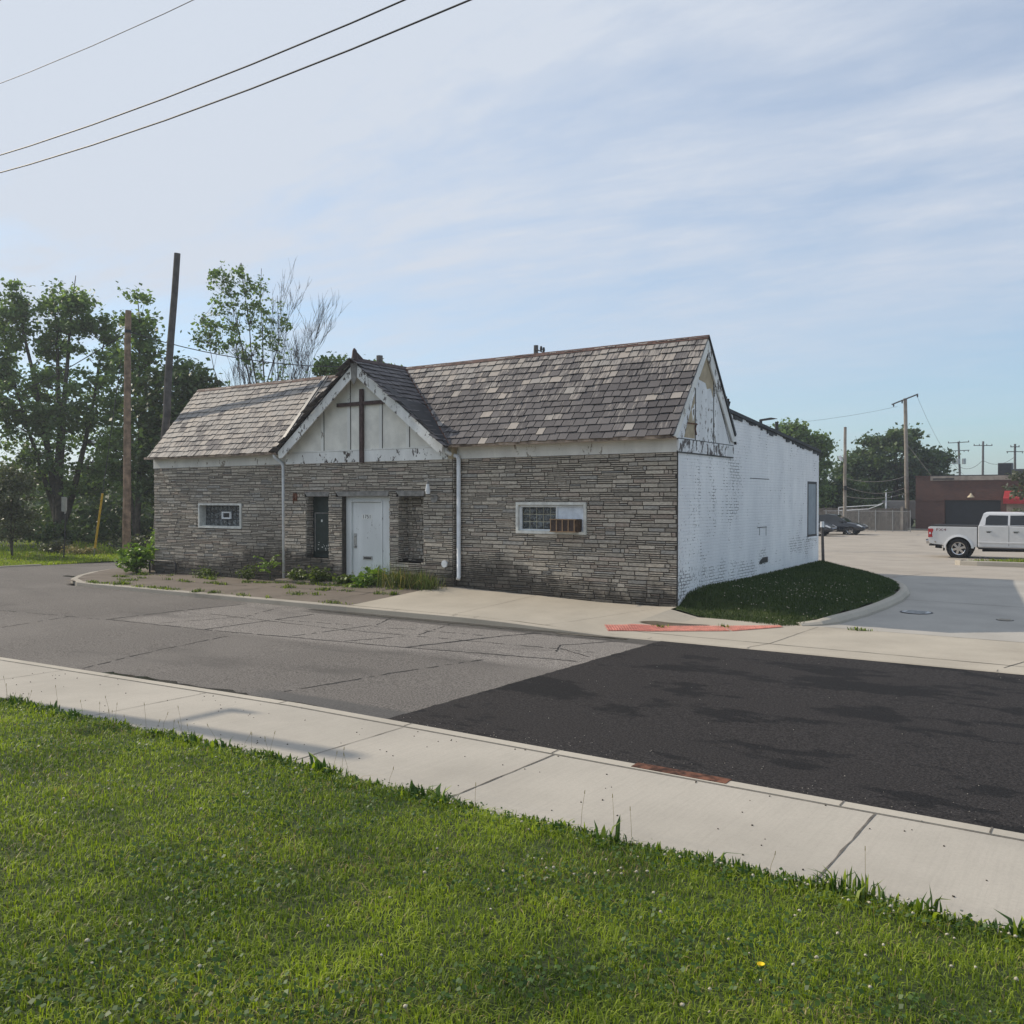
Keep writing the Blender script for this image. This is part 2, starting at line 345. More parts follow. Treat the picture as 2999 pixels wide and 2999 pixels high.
def np_mesh(name, V, F, mats, tone=None, parent=None, mi=None, k=4):
    me = bpy.data.meshes.new(name); nv, nf = len(V), len(F)
    me.vertices.add(nv); me.vertices.foreach_set('co', np.asarray(V, np.float32).ravel())
    F = np.asarray(F, np.int32); me.loops.add(F.size); me.loops.foreach_set('vertex_index', F.ravel())
    me.polygons.add(nf); me.polygons.foreach_set('loop_start', np.arange(0, F.size, F.shape[1], dtype=np.int32))
    if not isinstance(mats, (list, tuple)): mats = [mats]
    for m in mats: me.materials.append(m)
    if tone is not None: me.attributes.new('tone', 'FLOAT', 'FACE').data.foreach_set('value', np.asarray(tone, np.float32))
    if mi is not None: me.polygons.foreach_set('material_index', np.asarray(mi, np.int32))
    me.update(calc_edges=True); me.validate()
    return link(name, me, parent)
def clip(poly, half):                 # poly 2D list, half = (a,b,c): keep a*u+b*v+c >= 0
    out = []; n = len(poly); a, b, c = half
    for i in range(n):
        p, q = poly[i], poly[(i+1) % n]; dp = a*p[0]+b*p[1]+c; dq = a*q[0]+b*q[1]+c
        if dp >= 0: out.append(p)
        if (dp >= 0) != (dq >= 0):
            t = dp/(dp-dq); out.append((p[0]+(q[0]-p[0])*t, p[1]+(q[1]-p[1])*t))
    return out
def subtract(rects, hole):
    out = []; hx0, hx1, hz0, hz1 = hole
    for (a, b, c, d) in rects:
        if b <= hx0 or a >= hx1 or d <= hz0 or c >= hz1: out.append((a, b, c, d)); continue
        if a < hx0: out.append((a, hx0, c, d))
        if b > hx1: out.append((hx1, b, c, d))
        a2, b2 = max(a, hx0), min(b, hx1)
        if c < hz0: out.append((a2, b2, c, hz0))
        if d > hz1: out.append((a2, b2, hz1, d))
    return out
def lay_stones(mb, x0, x1, z0, z1, holes, P, rnd, course=.0905, j=.0165, lmin=.2, lmax=.72):
    """courses of ledge stone: whole-height blocks mixed with pairs of thin strips; P(u,v,w) maps to space"""
    z = z1
    while z > z0+.02:
        zb = max(z-course*rnd.uniform(.96, 1.04), z0); x = x0-rnd.uniform(0, .2)
        while x < x1:
            L = rnd.uniform(lmin, lmax)*rnd.uniform(.7, 1.0)
            if rnd.random() < .10: L = rnd.uniform(.07, .11)
            xe = x+L; one = rnd.random() < .5 or L < .12
            bands = [(zb, z)] if one else [(zb, zb+(z-zb)*rnd.uniform(.44, .56))]
            if not one: bands.append((bands[0][1], z))
            for (c, d) in bands:
                tone = min(1, max(0, rnd.gauss(.52 if one else .60, .15))); hue = rnd.random(); w = rnd.uniform(.016, .032) if one else rnd.uniform(.010, .028)
                for (a, b, cc, dd) in sum_rects([(max(x, x0), min(xe, x1)-j, c+j*.5, d-j*.5)], holes):
                    if b-a < .02 or dd-cc < .012: continue
                    jt = lambda: rnd.uniform(-.003, .003)
                    f = [P(a+.003+jt(), cc+.003+jt(), w), P(b-.003+jt(), cc+.003+jt(), w+jt()), P(b-.003+jt(), dd-.003+jt(), w+jt()), P(a+.003+jt(), dd-.003+jt(), w+jt())]
                    g = [P(a, cc, 0), P(b, cc, 0), P(b, dd, 0), P(a, dd, 0)]
                    mb.face(f, tone, hue, 1)
                    for k in range(4): mb.face([g[k], g[(k+1) % 4], f[(k+1) % 4], f[k]], tone, hue, 1)
            x = xe
        z = zb
def sum_rects(r, holes):
    for h in holes: r = subtract(r, h)
    return r
def lay_slates(mb, O, U, V, Nn, u0, u1, v0, v1, halves, rnd, tone_fn, row=.203, wid=.255):
    O, U, V, Nn = map(Vector, (O, U, V, Nn)); nrow = int((v1-v0)/row)+1
    for r in range(nrow):
        vb = v0+r*row; u = u0-rnd.uniform(0, wid)
        while u < u1:
            w = wid*rnd.uniform(.72, 1.25); drop = rnd.uniform(-.022, .020); sk = rnd.uniform(-.012, .012)
            poly = [(u+.010, vb-.02+drop), (u+w-.010, vb-.02+drop+sk), (u+w-.010, vb+row+.03), (u+.010, vb+row+.03)]
            for h in halves+[(0, -1, v1)]:
                poly = clip(poly, h)
                if len(poly) < 3: break
            if len(poly) >= 3:
                lift = rnd.uniform(.022, .036)
                def pt(p, dn):
                    t = (p[1]-vb)/row; return O+U*p[0]+V*p[1]+Nn*(max(.001, lift*(1-t*.9))-dn)
                top = [pt(p, 0) for p in poly]; bot = [pt(p, .012) for p in poly]; tn = tone_fn(u, vb, rnd); hue = rnd.random()
                mb.face(top, tn, hue, 0)
                for k in range(len(poly)): mb.face([bot[k], bot[(k+1) % len(poly)], top[(k+1) % len(poly)], top[k]], tn*.6, hue, 0)
            u += w
# ------------------------------------------------------------------ leaves, tubes, blades in bulk
def leaf_quads(C, size, rng, up=.35, out=None, aspect=.75):
    n = len(C); d = rng.normal(size=(n, 3)); d[:, 2] = np.abs(d[:, 2])+up
    if out is not None: d += out
    d /= np.linalg.norm(d, axis=1)[:, None]
    a = np.cross(d, rng.normal(size=(n, 3))); a /= np.linalg.norm(a, axis=1)[:, None]+1e-9; b = np.cross(d, a)
    s = (size*rng.uniform(.6, 1.3, n))[:, None]
    V = np.empty((n, 4, 3)); V[:, 0] = C-a*s; V[:, 1] = C-b*s*aspect+d*s*.15; V[:, 2] = C+a*s; V[:, 3] = C+b*s*aspect+d*s*.15
    return V.reshape(-1, 3), np.arange(4*n).reshape(n, 4)
def ground_tilt(p): return p
# ------------------------------------------------------------------ ground profile
def lerp_tab(tab, x):
    if x <= tab[0][0]: return tab[0][1]
    for (a, b), (c, d) in zip(tab, tab[1:]):
        if x <= c: return b+(d-b)*(x-a)/(c-a)
    return tab[-1][1]
def sm(a, b, x): t = min(1, max(0, (x-a)/(b-a))); return t*t*(3-2*t)
YK, YN, YW, YG = -3.27, -10.10, -10.24, -11.83     # far kerb face, near kerb face, kerb/walk joint, lawn edge
def z_near(x): return -.13+(.018*x if x < 0 else 0)            # top of the near kerb and walk
def z_roadn(x): return z_near(x)-.055
def z_roadf(x): return -.25
def z_road(x, y): t = (y-YN)/(YK-YN); return z_roadn(x)+(z_roadf(x)-z_roadn(x))*t
ZF = [(-40, -.30), (-17.35, -.19), (-14.9, -.145), (-12.25, -.155), (-9.2, -.03), (-5.6, .03), (-4.9, -.01), (-3.2, -.05), (-1.8, -.10), (0, -.10)]
def z_facade(x): return lerp_tab(ZF, x)
def z_kerbf(x): return lerp_tab([(-18, -.15), (-3.0, -.14), (-1.6, -.165), (-.2, -.235), (20, -.243)], x)
ZL = [(-3, -.235), (0, -.22), (4, -.17), (9, -.08), (14, -.10), (24, -.40), (30, -.45), (55, -.46), (90, -.5)]
def z_lot(y): return lerp_tab(ZL, y)
def grid(mb, xs, ys, zf, mi=0):
    for i in range(len(xs)-1):
        for k in range(len(ys)-1):
            a, b, c, d = xs[i], xs[i+1], ys[k], ys[k+1]
            mb.face([(a, c, zf(a, c)), (b, c, zf(b, c)), (b, d, zf(b, d)), (a, d, zf(a, d))], mi=mi)
def rng(a, b, n): return [a+(b-a)*i/n for i in range(n+1)]
def ribbon(mb, pts, w, zf, mi, rnd, jag=.0, lift=.004, step=.12, gap=0):
    P = []
    for (a, b) in zip(pts, pts[1:]):
        n = max(1, int(math.dist(a, b)/step))
        for i in range(n): t = i/n; P.append((a[0]+(b[0]-a[0])*t, a[1]+(b[1]-a[1])*t))
    P.append(pts[-1]); Q = [(x+rnd.gauss(0, jag), y+rnd.gauss(0, jag)) for x, y in P]
    W = [w*rnd.uniform(.45, 1.3) if jag else w for _ in Q]; L = []
    for i, (x, y) in enumerate(Q):
        a, b = Q[max(0, i-1)], Q[min(len(Q)-1, i+1)]; dx, dy = b[0]-a[0], b[1]-a[1]; l = math.hypot(dx, dy) or 1; nx, ny = -dy/l*W[i]/2, dx/l*W[i]/2
        L.append(((x+nx, y+ny), (x-nx, y-ny)))
    for i in range(len(L)-1):
        if gap and rnd.random() < gap: continue
        q = [L[i][0], L[i][1], L[i+1][1], L[i+1][0]]; mb.face([(x, y, zf(x, y)+lift) for x, y in q], mi=mi)
# base sheet to the horizon
m = MB(); m.face([(-900, -900, -.62), (900, -900, -.62), (900, 1200, -.62), (-900, 1200, -.62)]); struct(m.build('ground', M_GROUND))
# street: worn asphalt west of the seam, fresh asphalt east of it; cracks are laid into the worn half
rc = random.Random(3); XS = 1.13
m = MB(); grid(m, rng(-75, -26, 12)+rng(-26, XS, 30)[1:], rng(YN, YK, 8), z_road)
grid(m, rng(-25.1, -16.6, 4), [YK, 0, 4, 12, 30, 80], lambda x, y: -.25 - .1*sm(-3, 4, y))      # side street going back
for pts, w, gp in (([(-9.3, -6.55), (-6.4, -6.5), (-1.9, -6.15), (.95, -5.75)], .035, .05), ([(-8.85, -3.5), (-9.2, -5.0), (-9.35, -6.6)], .04, .1), ([(-6.25, -3.9), (-6.4, -6.5)], .04, .05),
                ([(-1.0, -3.6), (-1.35, -4.3), (-1.9, -6.15)], .06, 0), ([(-4.6, -3.4), (-4.1, -4.4), (-4.4, -6.3)], .03, .2), ([(-8.2, -5.0), (-4.2, -5.2), (.9, -4.9)], .025, .25), ([(-6.3, -4.9), (-3.0, -4.5), (-1.3, -4.4)], .022, .3), ([(-3.0, -3.6), (-2.6, -5.0), (-3.2, -6.2)], .03, .25),
                ([(-5.4, -6.6), (-5.1, -8.4), (-4.6, -9.9)], .03, .3), ([(-.2, -6.4), (-.6, -8.0), (-.9, -9.8)], .03, .25), ([(-10.5, -6.7), (-10.2, -8.2), (-10.0, -9.9)], .03, .35), ([(.6, -3.6), (.0, -4.6), (.3, -5.2)], .03, .1), ([(-14, -6.9), (-9.4, -6.6)], .025, .4), ([(-2.2, -3.5), (-.6, -3.7), (.9, -3.6)], .02, .3),
                ([(-7.7, -3.6), (-7.2, -4.9), (-7.9, -6.4)], .024, .3), ([(.2, -4.9), (.9, -5.3)], .03, 0)):
    ribbon(m, pts, w, z_road, 1, rc, .012, .004, .11, gp)
struct(m.build('road', [M_ASPH, vmat('crack_tar', (.035, .033, .032), .9, .4, 20)]))
m = MB(); ysm = rng(YN, YK+.07, 90); xj = [XS+.025*mnoise.noise((y*2.1, 3, 0))+.014*mnoise.noise((y*9, 7, 0))+RND.gauss(0, .006) for y in ysm]; zs = lambda x, y: z_road(x, y)+.006
for k in range(90): m.face([(xj[k], ysm[k], zs(XS, ysm[k])), (XS+.5, ysm[k], zs(XS+.5, ysm[k])), (XS+.5, ysm[k+1], zs(XS+.5, ysm[k+1])), (xj[k+1], ysm[k+1], zs(XS, ysm[k+1]))])
grid(m, [XS+.5]+rng(XS+1.5, 12, 9)+[30, 75], ysm[::9]+([] if 90 % 9 == 0 else [ysm[-1]]), zs)
struct(m.build('fresh_road', M_ASPHN))
# near kerb and walk
m = MB(); xs = rng(-75, -8, 10)+rng(-8, 12, 20)[1:]+[30, 75]
for a, b in zip(xs, xs[1:]):
    m.prism([(a, YN, z_near(a)-.3), (a, YN, z_near(a)-.012), (a, YN-.02, z_near(a)), (a, YW, z_near(a)), (a, YW, z_near(a)-.3)], (b-a, 0, z_near(b)-z_near(a)))
for x in (-12.5, -9.5, -6.5, -3.5, -.2, 1.6, 3.3, 5.75, 6.72, 8.8, 11): ribbon(m, [(x, YN-.01), (x, YW)], .012, lambda x, y: z_near(x), 1, rc, 0, .004)
struct(m.build('near_kerb', [M_KERBL, M_JOINT]))
m = MB(); zw = lambda x, y: z_near(x)-.004+.012*(YW-y)
grid(m, xs, [YG-.5, YG+.4, YW-.028], zw)
ribbon(m, [(-75, YW-.015), (75, YW-.015)], .032, lambda x, y: z_near(x)-.012, 1, rc, 0, .004, 3)
for x in (-13.5, -10.5, -7.5, -4.42, -1.40, 1.62, 8.9, 11.9): ribbon(m, [(x+.02, YG-.4), (x, YW-.03)], .010, zw, 1, rc, .002, .004)
for x in (3.34, 6.0): ribbon(m, [(x-.03, YG-.4), (x, YW-.03)], .015, zw, 1, rc, .002, .004)
struct(m.build('near_walk', [M_CONC, M_JOINT]))
# gutter water stain and rust plate by the near kerb
m = MB(); ribbon(m, [(-4.0, YN+.16), (-2.6, YN+.12), (-1.2, YN+.12), (-.2, YN+.10), (.2, YN+.06)], .2, z_road, 0, rc, .03, .006, .15)
struct(m.build('gutter_puddle', M_WET))
m = MB(); m.box((-19.6, -.35, -.35), (-17.9, -.2, -.262)); m.v = [(x, y-1.3, z+.008) for x, y, z in m.v]; struct(m.build('side_street_puddle', M_WET))
m = MB(); m.box((4.06, YN-.115, z_near(4.4)-.09), (4.88, YN+.012, z_near(4.4)+.005))
tag(m.build('drain_plate', M_RUST), 'rusty steel drain plate set into the kerb beside the fresh black asphalt', 'drain plate')
# far kerb: straight run, then it bends round the corner of the building into the side street
bend = [(-15.2, YK), (-16.2, YK+.08), (-17.3, YK+.55), (-18.3, YK+1.35), (-19.2, YK+2.3), (-20.0, YK+3.4), (-20.6, YK+5), (-21, 9), (-21, 30)]
m = MB()
def kerb_run(pts, w=.17, h=.115, zt=None):
    for a, b in zip(pts, pts[1:]):
        dx, dy = b[0]-a[0], b[1]-a[1]; l = math.hypot(dx, dy); n = (dy/l*w, -dx/l*w)
        za, zb = zt(*a), zt(*b)
        prof = [(0, -.3), (0, -.018), (.02, 0), (w, 0), (w, -.3)]
        pa = [(a[0]+n[0]*q/w, a[1]+n[1]*q/w, za+z) for q, z in prof]; pb = [(b[0]+n[0]*q/w, b[1]+n[1]*q/w, zb+z) for q, z in prof]
        for k in range(5): m.face([pa[k], pb[k], pb[(k+1) % 5], pa[(k+1) % 5]])
        m.face(pa); m.face(pb)
zt = lambda x, y: z_kerbf(x)+.004
kerb_run([(-6.0, YK-.0), (-15.2, YK)][::1], zt=zt); kerb_run(bend, zt=lambda x, y: -.146 - .06*sm(-3, 3, y))
for x in (-14, -12, -10, -8.2, -6.5): ribbon(m, [(x, YK), (x, YK+.17)], .015, lambda x, y: z_kerbf(x)+.004, 1, rc, .003, .004)
struct(m.build('old_kerb', [M_KERB, M_JOINT]))
# old walk
m = MB()
def z_walk(x, y):
    t = min(1, max(0, (y-YK)/(-YK))); return z_kerbf(x)+(z_facade(x)-z_kerbf(x))*(t**1.15)
def z_ow(x, y): return z_walk(x, y)+.008*mnoise.noise((x*1.7, y*1.7, 0))
xo = rng(-17.0, -6.05, 22); grid(m, xo, rng(YK+.165, .1, 8), z_ow)
pts = [(p[0]+.15, p[1]+.1) for p in bend[1:7]]
cen = (-16.9, -.4)
for a, b in zip([(-16.0, YK+.165)]+pts, pts): m.face([(cen[0], cen[1], z_ow(-17, -.4)), (a[0], a[1], -.15), (b[0], b[1], -.155)])
m.face([(cen[0], cen[1], z_ow(-17, -.4)), (pts[-1][0], pts[-1][1], -.155), (-17.3, 3, -.2)]); m.face([(-17, YK+.165, z_ow(-17, YK+.165)), (-16, YK+.165, -.15), (cen[0], cen[1], z_ow(-17, -.4))])
for x in (-15.6, -13.9, -12.2, -10.4, -8.6, -7.0): ribbon(m, [(x, YK+.18), (x+.05, -.2)], .03, z_ow, 1, rc, .012, .006, .12, .12)
ribbon(m, [(-17, -1.55), (-12, -1.5), (-6.2, -1.45)], .035, z_ow, 1, rc, .012, .006, .15, .15)
struct(m.build('old_walk', [M_CONCO, M_JOINT]))
# new walk, ramp and driveway apron (one cast sheet), its kerb and the lip along the asphalt
m = MB()
def z_nw(x, y):
    if x < 0: return z_walk(x, y)+.004
    e = z_kerbf(x)+(y-YK)*.006
    return e+.004+ (z_walk(0, y)-z_walk(0, YK))*(1-sm(0, .6, x))
ynw = [YK+.16, -2.64, -2.2, -1.5, -.9, -.32]
grid(m, rng(-6.05, 0, 14), ynw+[.05], z_nw); grid(m, rng(0, 2.4, 8)+rng(2.4, 12, 8)[1:]+[30], ynw, z_nw)
for pts, w in (([(-6.05, -3.1), (-6.1, .03)], .02), ([(-3.3, -3.1), (-3.35, -.05)], .008), ([(-1.2, -3.1), (-.6, -1.0), (-.3, -.1)], .008), ([(.0, -2.64), (3.0, -2.66), (30, -2.66)], .022), ([(2.9, -.35), (2.75, -2.64), (2.6, -3.1)], .012), ([(6.1, -2.9), (6.3, -2.2), (6.4, -.4)], .02), ([(3.0, -.34), (12, -.34)], .014)):
    ribbon(m, pts, w, z_nw, 1, rc, .004, .004, .2)
struct(m.build('ramp_walk', [M_CONCF, M_JOINT]))
m = MB(); kerb_run([(.2, YK), (-1.0, YK), (-2, YK), (-3, YK), (-4.2, YK), (-6.0, YK)], zt=zt)
kerb_run([(30, YK+.03), (6, YK+.03), (.2, YK)], zt=lambda x, y: z_kerbf(x)+.006)
for x in (-4.7, -3.2, -2.7, .9, 2.6, 6.05): ribbon(m, [(x, YK), (x, YK+.17)], .014, lambda x, y: z_kerbf(x)+.006, 1, rc, .002, .004)
struct(m.build('ramp_kerb', [M_CONCF, M_JOINT]))
m = MB(); ribbon(m, [(-6.9, YK-.16), (-4.6, YK-.17), (-2, YK-.14), (.6, YK-.13)], .2, z_road, 0, rc, .02, .005, .2); struct(m.build('gutter_strip', M_WET))
# brown silt stain on the ramp
m = MB(); C0 = (.62, -1.56); ring = []
for i in range(26):
    a = 2*math.pi*i/26; r = 1+.22*mnoise.noise((math.cos(a)*1.3, math.sin(a)*1.3, 2)); u, v = math.cos(a)*.62*r, math.sin(a)*.19*r
    ring.append((C0[0]+u*.9-v*.35, C0[1]+u*.42+v))
m.face([(x, y, z_nw(x, y)+.006) for x, y in ring]); struct(m.build('silt_stain', M_PUD))
M_REDL = vmat('rib_top_red', (.64, .30, .25), .85, .3, 9)  # rib tops coloured paler so the small relief shows
# red tactile paving: two rows of ribbed plates following the ramp edge
tp = thing('tactile_paving', 'red ribbed tactile paving strip across the pale concrete ramp', 'tactile paving', (1, -1.6, -.22))
for (P0, P1, n) in (((-.36, -2.42), (1.42, -1.22), 15), ((1.43, -1.215), (2.28, -.60), 8)):
    m = MB(); d = Vector((P1[0]-P0[0], P1[1]-P0[1])); L = d.length; d /= L; nn = Vector((d.y, -d.x))
    wd = (lambda t: .60) if n == 15 else (lambda t: .60-.42*t)
    q = lambda s, w, h: (P0[0]+d.x*s+nn.x*w, P0[1]+d.y*s+nn.y*w, z_nw(P0[0]+d.x*s+nn.x*w, P0[1]+d.y*s+nn.y*w)+h)
    for i in range(n*3):
        s0, s1 = L*i/(n*3), L*(i+1)/(n*3)-.006; w = wd(i/(n*3))
        m.face([q(s0, 0, .008), q(s0, w, .008), q(s1, w, .008), q(s1, 0, .008)])
        for k in range(5):
            w0 = w*(k+.08)/5; w1 = w*(k+.92)/5; e0 = s0+(s1-s0)*.12; e1 = s0+(s1-s0)*.45
            m.prism([q(e0, w0, .008), q(e1, w0, .008), q(e1, w1, .008), q(e0, w1, .008)], (0, 0, .012), mi=1)
    m.build('plate', [M_RED, M_REDL], tp)
# parking lot, drive
m = MB(); grid(m, [-20.8, -17, -8, 0, 3, 6, 10, 20, 40, 90], [9, 11, 14, 18, 24, 30, 42, 55, 63], lambda x, y: z_lot(y))
struct(m.build('parking_lot', M_LOT))
m = MB(); zd = lambda x, y: z_lot(y)+.004
grid(m, [2.2, 3, 4, 5, 6, 8, 12, 30], rng(-.34, 9, 10)+[10.6], zd)
for pts in ([(3.2, 4.7), (8, 4.3), (20, 4.1)], [(2.2, 9.7), (2.6, 11.5), (4, 15)], [(3.0, 8.4), (12, 8.4)]): ribbon(m, pts, .018, zd, 1, rc, .006, .004, .25)
struct(m.build('driveway', [M_DRIVE, M_JOINT]))
m = MB(); grid(m, [-20, -8, 5, 90], [62.9, 65], lambda x, y: -.40); struct(m.build('back_walk', M_CONC))
for (x, y, r, lb) in ((4.02, 2.62, .31, 'round pale steel manhole cover in the shaded drive beside the curved kerb'), (5.62, 2.32, .15, 'small dull valve cover in the shaded drive at the right')):
    t = thing('manhole_cover', lb, 'manhole cover', (x, y, z_lot(y)), 'covers set into the drive')
    m = MB(); m.tube([(x, y, zd(x, y)-.02), (x, y, zd(x, y)+.006)], r, 28); m.build('rim', M_DARK, t)
    m = MB(); m.tube([(x, y, zd(x, y)-.02), (x, y, zd(x, y)+.011)], r*.86, 28)
    for i in range(-3, 4): m.box((x-r*.6, y+i*r*.2-.008, zd(x, y)+.011), (x+r*.6, y+i*r*.2+.008, zd(x, y)+.016))
    m.build('lid', M_STEEL if r > .2 else M_KERB, t)
# lawn mound beside the white wall, held by a rounded kerb
kb = [(2.62, -.42), (2.92, -.12), (3.12, .25), (3.32, 1.5), (3.42, 2.9), (3.45, 4.3), (3.36, 5.6), (3.12, 6.7), (2.7, 7.8), (2.1, 8.8), (1.3, 9.7), (.5, 10.4), (-.6, 10.9)]
m = MB()
prof = [(0, -.12), (0, .05), (.05, .12), (.12, .15), (.19, .14), (.24, .10), (.24, -.12)]
rows = []
for i, p in enumerate(kb):
    a, b = kb[max(0, i-1)], kb[min(len(kb)-1, i+1)]; dx, dy = b[0]-a[0], b[1]-a[1]; l = math.hypot(dx, dy); n = (-dy/l, dx/l); sc = .35+.65*sm(0, 2.2, i) if i < 3 else 1
    rows.append([(p[0]+n[0]*q, p[1]+n[1]*q, z_lot(p[1])+z*(sc if z > 0 else 1)) for q, z in prof])
for A, B in zip(rows, rows[1:]):
    for k in range(6): m.face([A[k], B[k], B[k+1], A[k+1]])
m.face(rows[0]); struct(m.build('mound_kerb', M_KERBL, smooth=True))
inner = [(-.02, -.10), (1.2, -.36), (2.35, -.60), (2.62, -.34)]+[(r[5][0], r[5][1]) for r in rows[1:]]
def in_poly(x, y, P):
    c = False
    for i in range(len(P)):
        a, b = P[i], P[i-1]
        if (a[1] > y) != (b[1] > y) and x < (b[0]-a[0])*(y-a[1])/(b[1]-a[1])+a[0]: c = not c
    return c
def z_mound(x, y):
    e = lerp_tab([(-.7, -.20), (0, -.12), (1, .0), (4, .06), (9, .16), (11, .16)], y); wl_ = lerp_tab([(-.5, -.11), (.1, .10), (1.2, .22), (4, .19), (10, .24)], y)
    kx = lerp_tab([(-.6, 2.4), (0, 2.9), (1.5, 3.1), (4, 3.22), (6.7, 2.9), (8.8, 1.9), (10.4, .4)], y)
    t = min(1, max(0, x/max(kx, .3))); f = lerp_tab([(-.6, -.21), (-.2, -.16), (.6, -.08), (9, .06), (11, .06)], y)
    zz = wl_+(f-wl_)*t+.07*math.sin(math.pi*t)*sm(-.3, 1.5, y); d = y+.12+.2025*min(x, 2.4); g = z_nw(max(x, 0), min(y, -.35))-.004
    return g+(zz-g)*sm(-.02, .75, d) if d < .75 else zz
m = MB(); N1 = 12
for i in range(N1*2):
    for k in range(N1*4):
        x0, y0 = i*3.4/(N1*2)-.02, -.62+k*11.4/(N1*4); x1, y1 = x0+3.4/(N1*2), y0+11.4/(N1*4)
        if in_poly((x0+x1)/2, (y0+y1)/2, inner): m.face([(x, y, z_mound(x, y)-.01) for x, y in ((x0, y0), (x1, y0), (x1, y1), (x0, y1))])
struct(m.build('mound_lawn_soil', M_SOIL))
# near lawn
def z_lawn(x, y):
    d = YG-.02-y; b = -.115+(.018*x if x < 0 else 0)
    return b+.118*max(0, d)+.02*min(1, max(0, d)*3)+.015*mnoise.noise((x*.7, y*.7, 1))
m = MB(); grid(m, rng(-40, -8, 12)+rng(-8, 14, 44)[1:]+[20, 40], rng(-26, YG, 40), z_lawn); struct(m.build('lawn_soil', M_SOIL))
# verge beyond the side street, with its kerb
m = MB(); zv = lambda x, y: -.31+.05*sm(-25.2, -29, x)*0 + .06*sm(-25.4, -34, x)+.02*mnoise.noise((x*.4, y*.4, 3))
vx = [-25.15, -25.6, -26.5, -28, -31, -35, -42, -60, -120]; 
grid(m, vx[::-1], [-40, -20, -8, -3, 0, 3, 6, 10, 16, 25, 45, 100], zv); struct(m.build('verge_soil', M_SOIL))
m = MB(); kerb_run([(-25.2, -30), (-25.2, -.2), (-25.05, .6)], zt=lambda x, y: -.24); struct(m.build('verge_kerb', M_KERB))
# island by the truck
m = MB(); ik = [(30, 17.9), (3.3, 17.9), (2.75, 18.0), (2.55, 18.25), (2.7, 18.6), (3.5, 18.9)]
for a, b in zip(ik, ik[1:]):
    dx, dy = b[0]-a[0], b[1]-a[1]; l = math.hypot(dx, dy); n = (dy/l*.25, -dx/l*.25)
    z0 = z_lot(18.2); pr = [(0, -.3), (0, .14), (.03, .17), (1, .17), (1, -.3)]
    A = [(a[0]+n[0]*q, a[1]+n[1]*q, z0+z) for q, z in pr]; B = [(b[0]+n[0]*q, b[1]+n[1]*q, z0+z) for q, z in pr]
    for k in range(4): m.face([A[k], B[k], B[k+1], A[k+1]])
    m.face(A); m.face(B)
struct(m.build('island_kerb', M_KERBL))
m = MB(); m.prism([(2.75, 18.1, -.4), (30, 18.1, -.4), (30, 21.5, -.4), (6, 21.5, -.4), (3.2, 19.4, -.4)], (0, 0, z_lot(18.2)+.13+.4)); struct(m.build('island_soil', M_SOIL))
# ------------------------------------------------------------------ the chapel
rb = random.Random(21)
CH = thing('chapel', 'stone faced chapel with slate roof, white cross gable and painted brick side', 'chapel', (-8.45, 0, -.1))
X0, XA, XB = -17.34, -11.16, -5.60
front = lambda y: (lambda u, v, w: (u, y-w, v))
def stone_wall(name, x0, x1, z0, z1, y, holes, thick=.18):
    m = MB()
    for (a, b, c, d) in sum_rects([(x0, x1, z0, z1)], holes): m.box((a, y, c), (b, y+thick, d))
    lay_stones(m, x0, x1, z0, z1, holes, front(y), rb)
    return m
WL = (-15.17, -13.27, 1.26, 1.98); WR = (-3.90, -2.09, 1.33, 2.03)
stone_wall('l', X0, XA, -.4, 3.05, .02, [WL]).build('stone_wall', [M_MORTAR, M_STONE], CH)
stone_wall('r', XB, -.004, -.4, 3.05, .02, [WR]).build('stone_wall', [M_MORTAR, M_STONE], CH)
HL, HD, HR = (-10.51, -9.68, .55, 2.17), (-9.21, -7.58, -.1, 2.17), (-7.30, -6.49, .57, 2.17)
lint = [(-10.57, -9.64, 2.17, 2.295), (-9.42, -7.59, 2.17, 2.30), (-7.36, -6.44, 2.17, 2.305)]
YC = -.13
m = stone_wall('c', XA-.18, XB, -.4, 3.05, YC, [HL, HD, HR]+lint, .16)
# reveals of the two blind recesses and the door: stone on the sides, back walls set in
for (a, b, c, d), stone in ((HL, False), (HR, True)):
    m.box((a-.1, .24, c-.1), (b+.1, .30, d+.1)); m.box((a-.03, YC+.16, c-.05), (a, .24, d+.05)); m.box((b, YC+.16, c-.05), (b+.03, .24, d+.05)); m.box((a, YC+.16, d), (b, .24, d+.03)); m.box((a, YC, c-.03), (b, .24, c))
    if stone: lay_stones(m, a, b, c, d, [], front(.24), rb, lmin=.1, lmax=.3)
    lay_stones(m, YC, .24, c, d, [], lambda u, v, w, a=a: (a+w*.6, u, v), rb, lmin=.1, lmax=.3)
for x in (XB,):                                            # right return of the projecting middle block
    lay_stones(m, YC, .02, -.3, 3.05, [], lambda u, v, w: (x+w*.5, u, v), rb, lmin=.2, lmax=.3)
m.build('stone_wall', [M_MORTAR, M_STONE], CH)
for (a, b, c, d) in lint:
    m = MB(); m.prism([(a+.10, YC-.03, c), (b-.04, YC-.03, c), (b, YC-.03, d-.006), (a, YC-.03, d-.006)], (0, .15, 0)); m.build('lintel', M_LINTEL, CH, bevel=.006)
m = MB(); m.box((-11.2, -.62, -.4), (-6.1, YC-.01, -.02)); m.build('step', M_CONCO, CH, bevel=.02)
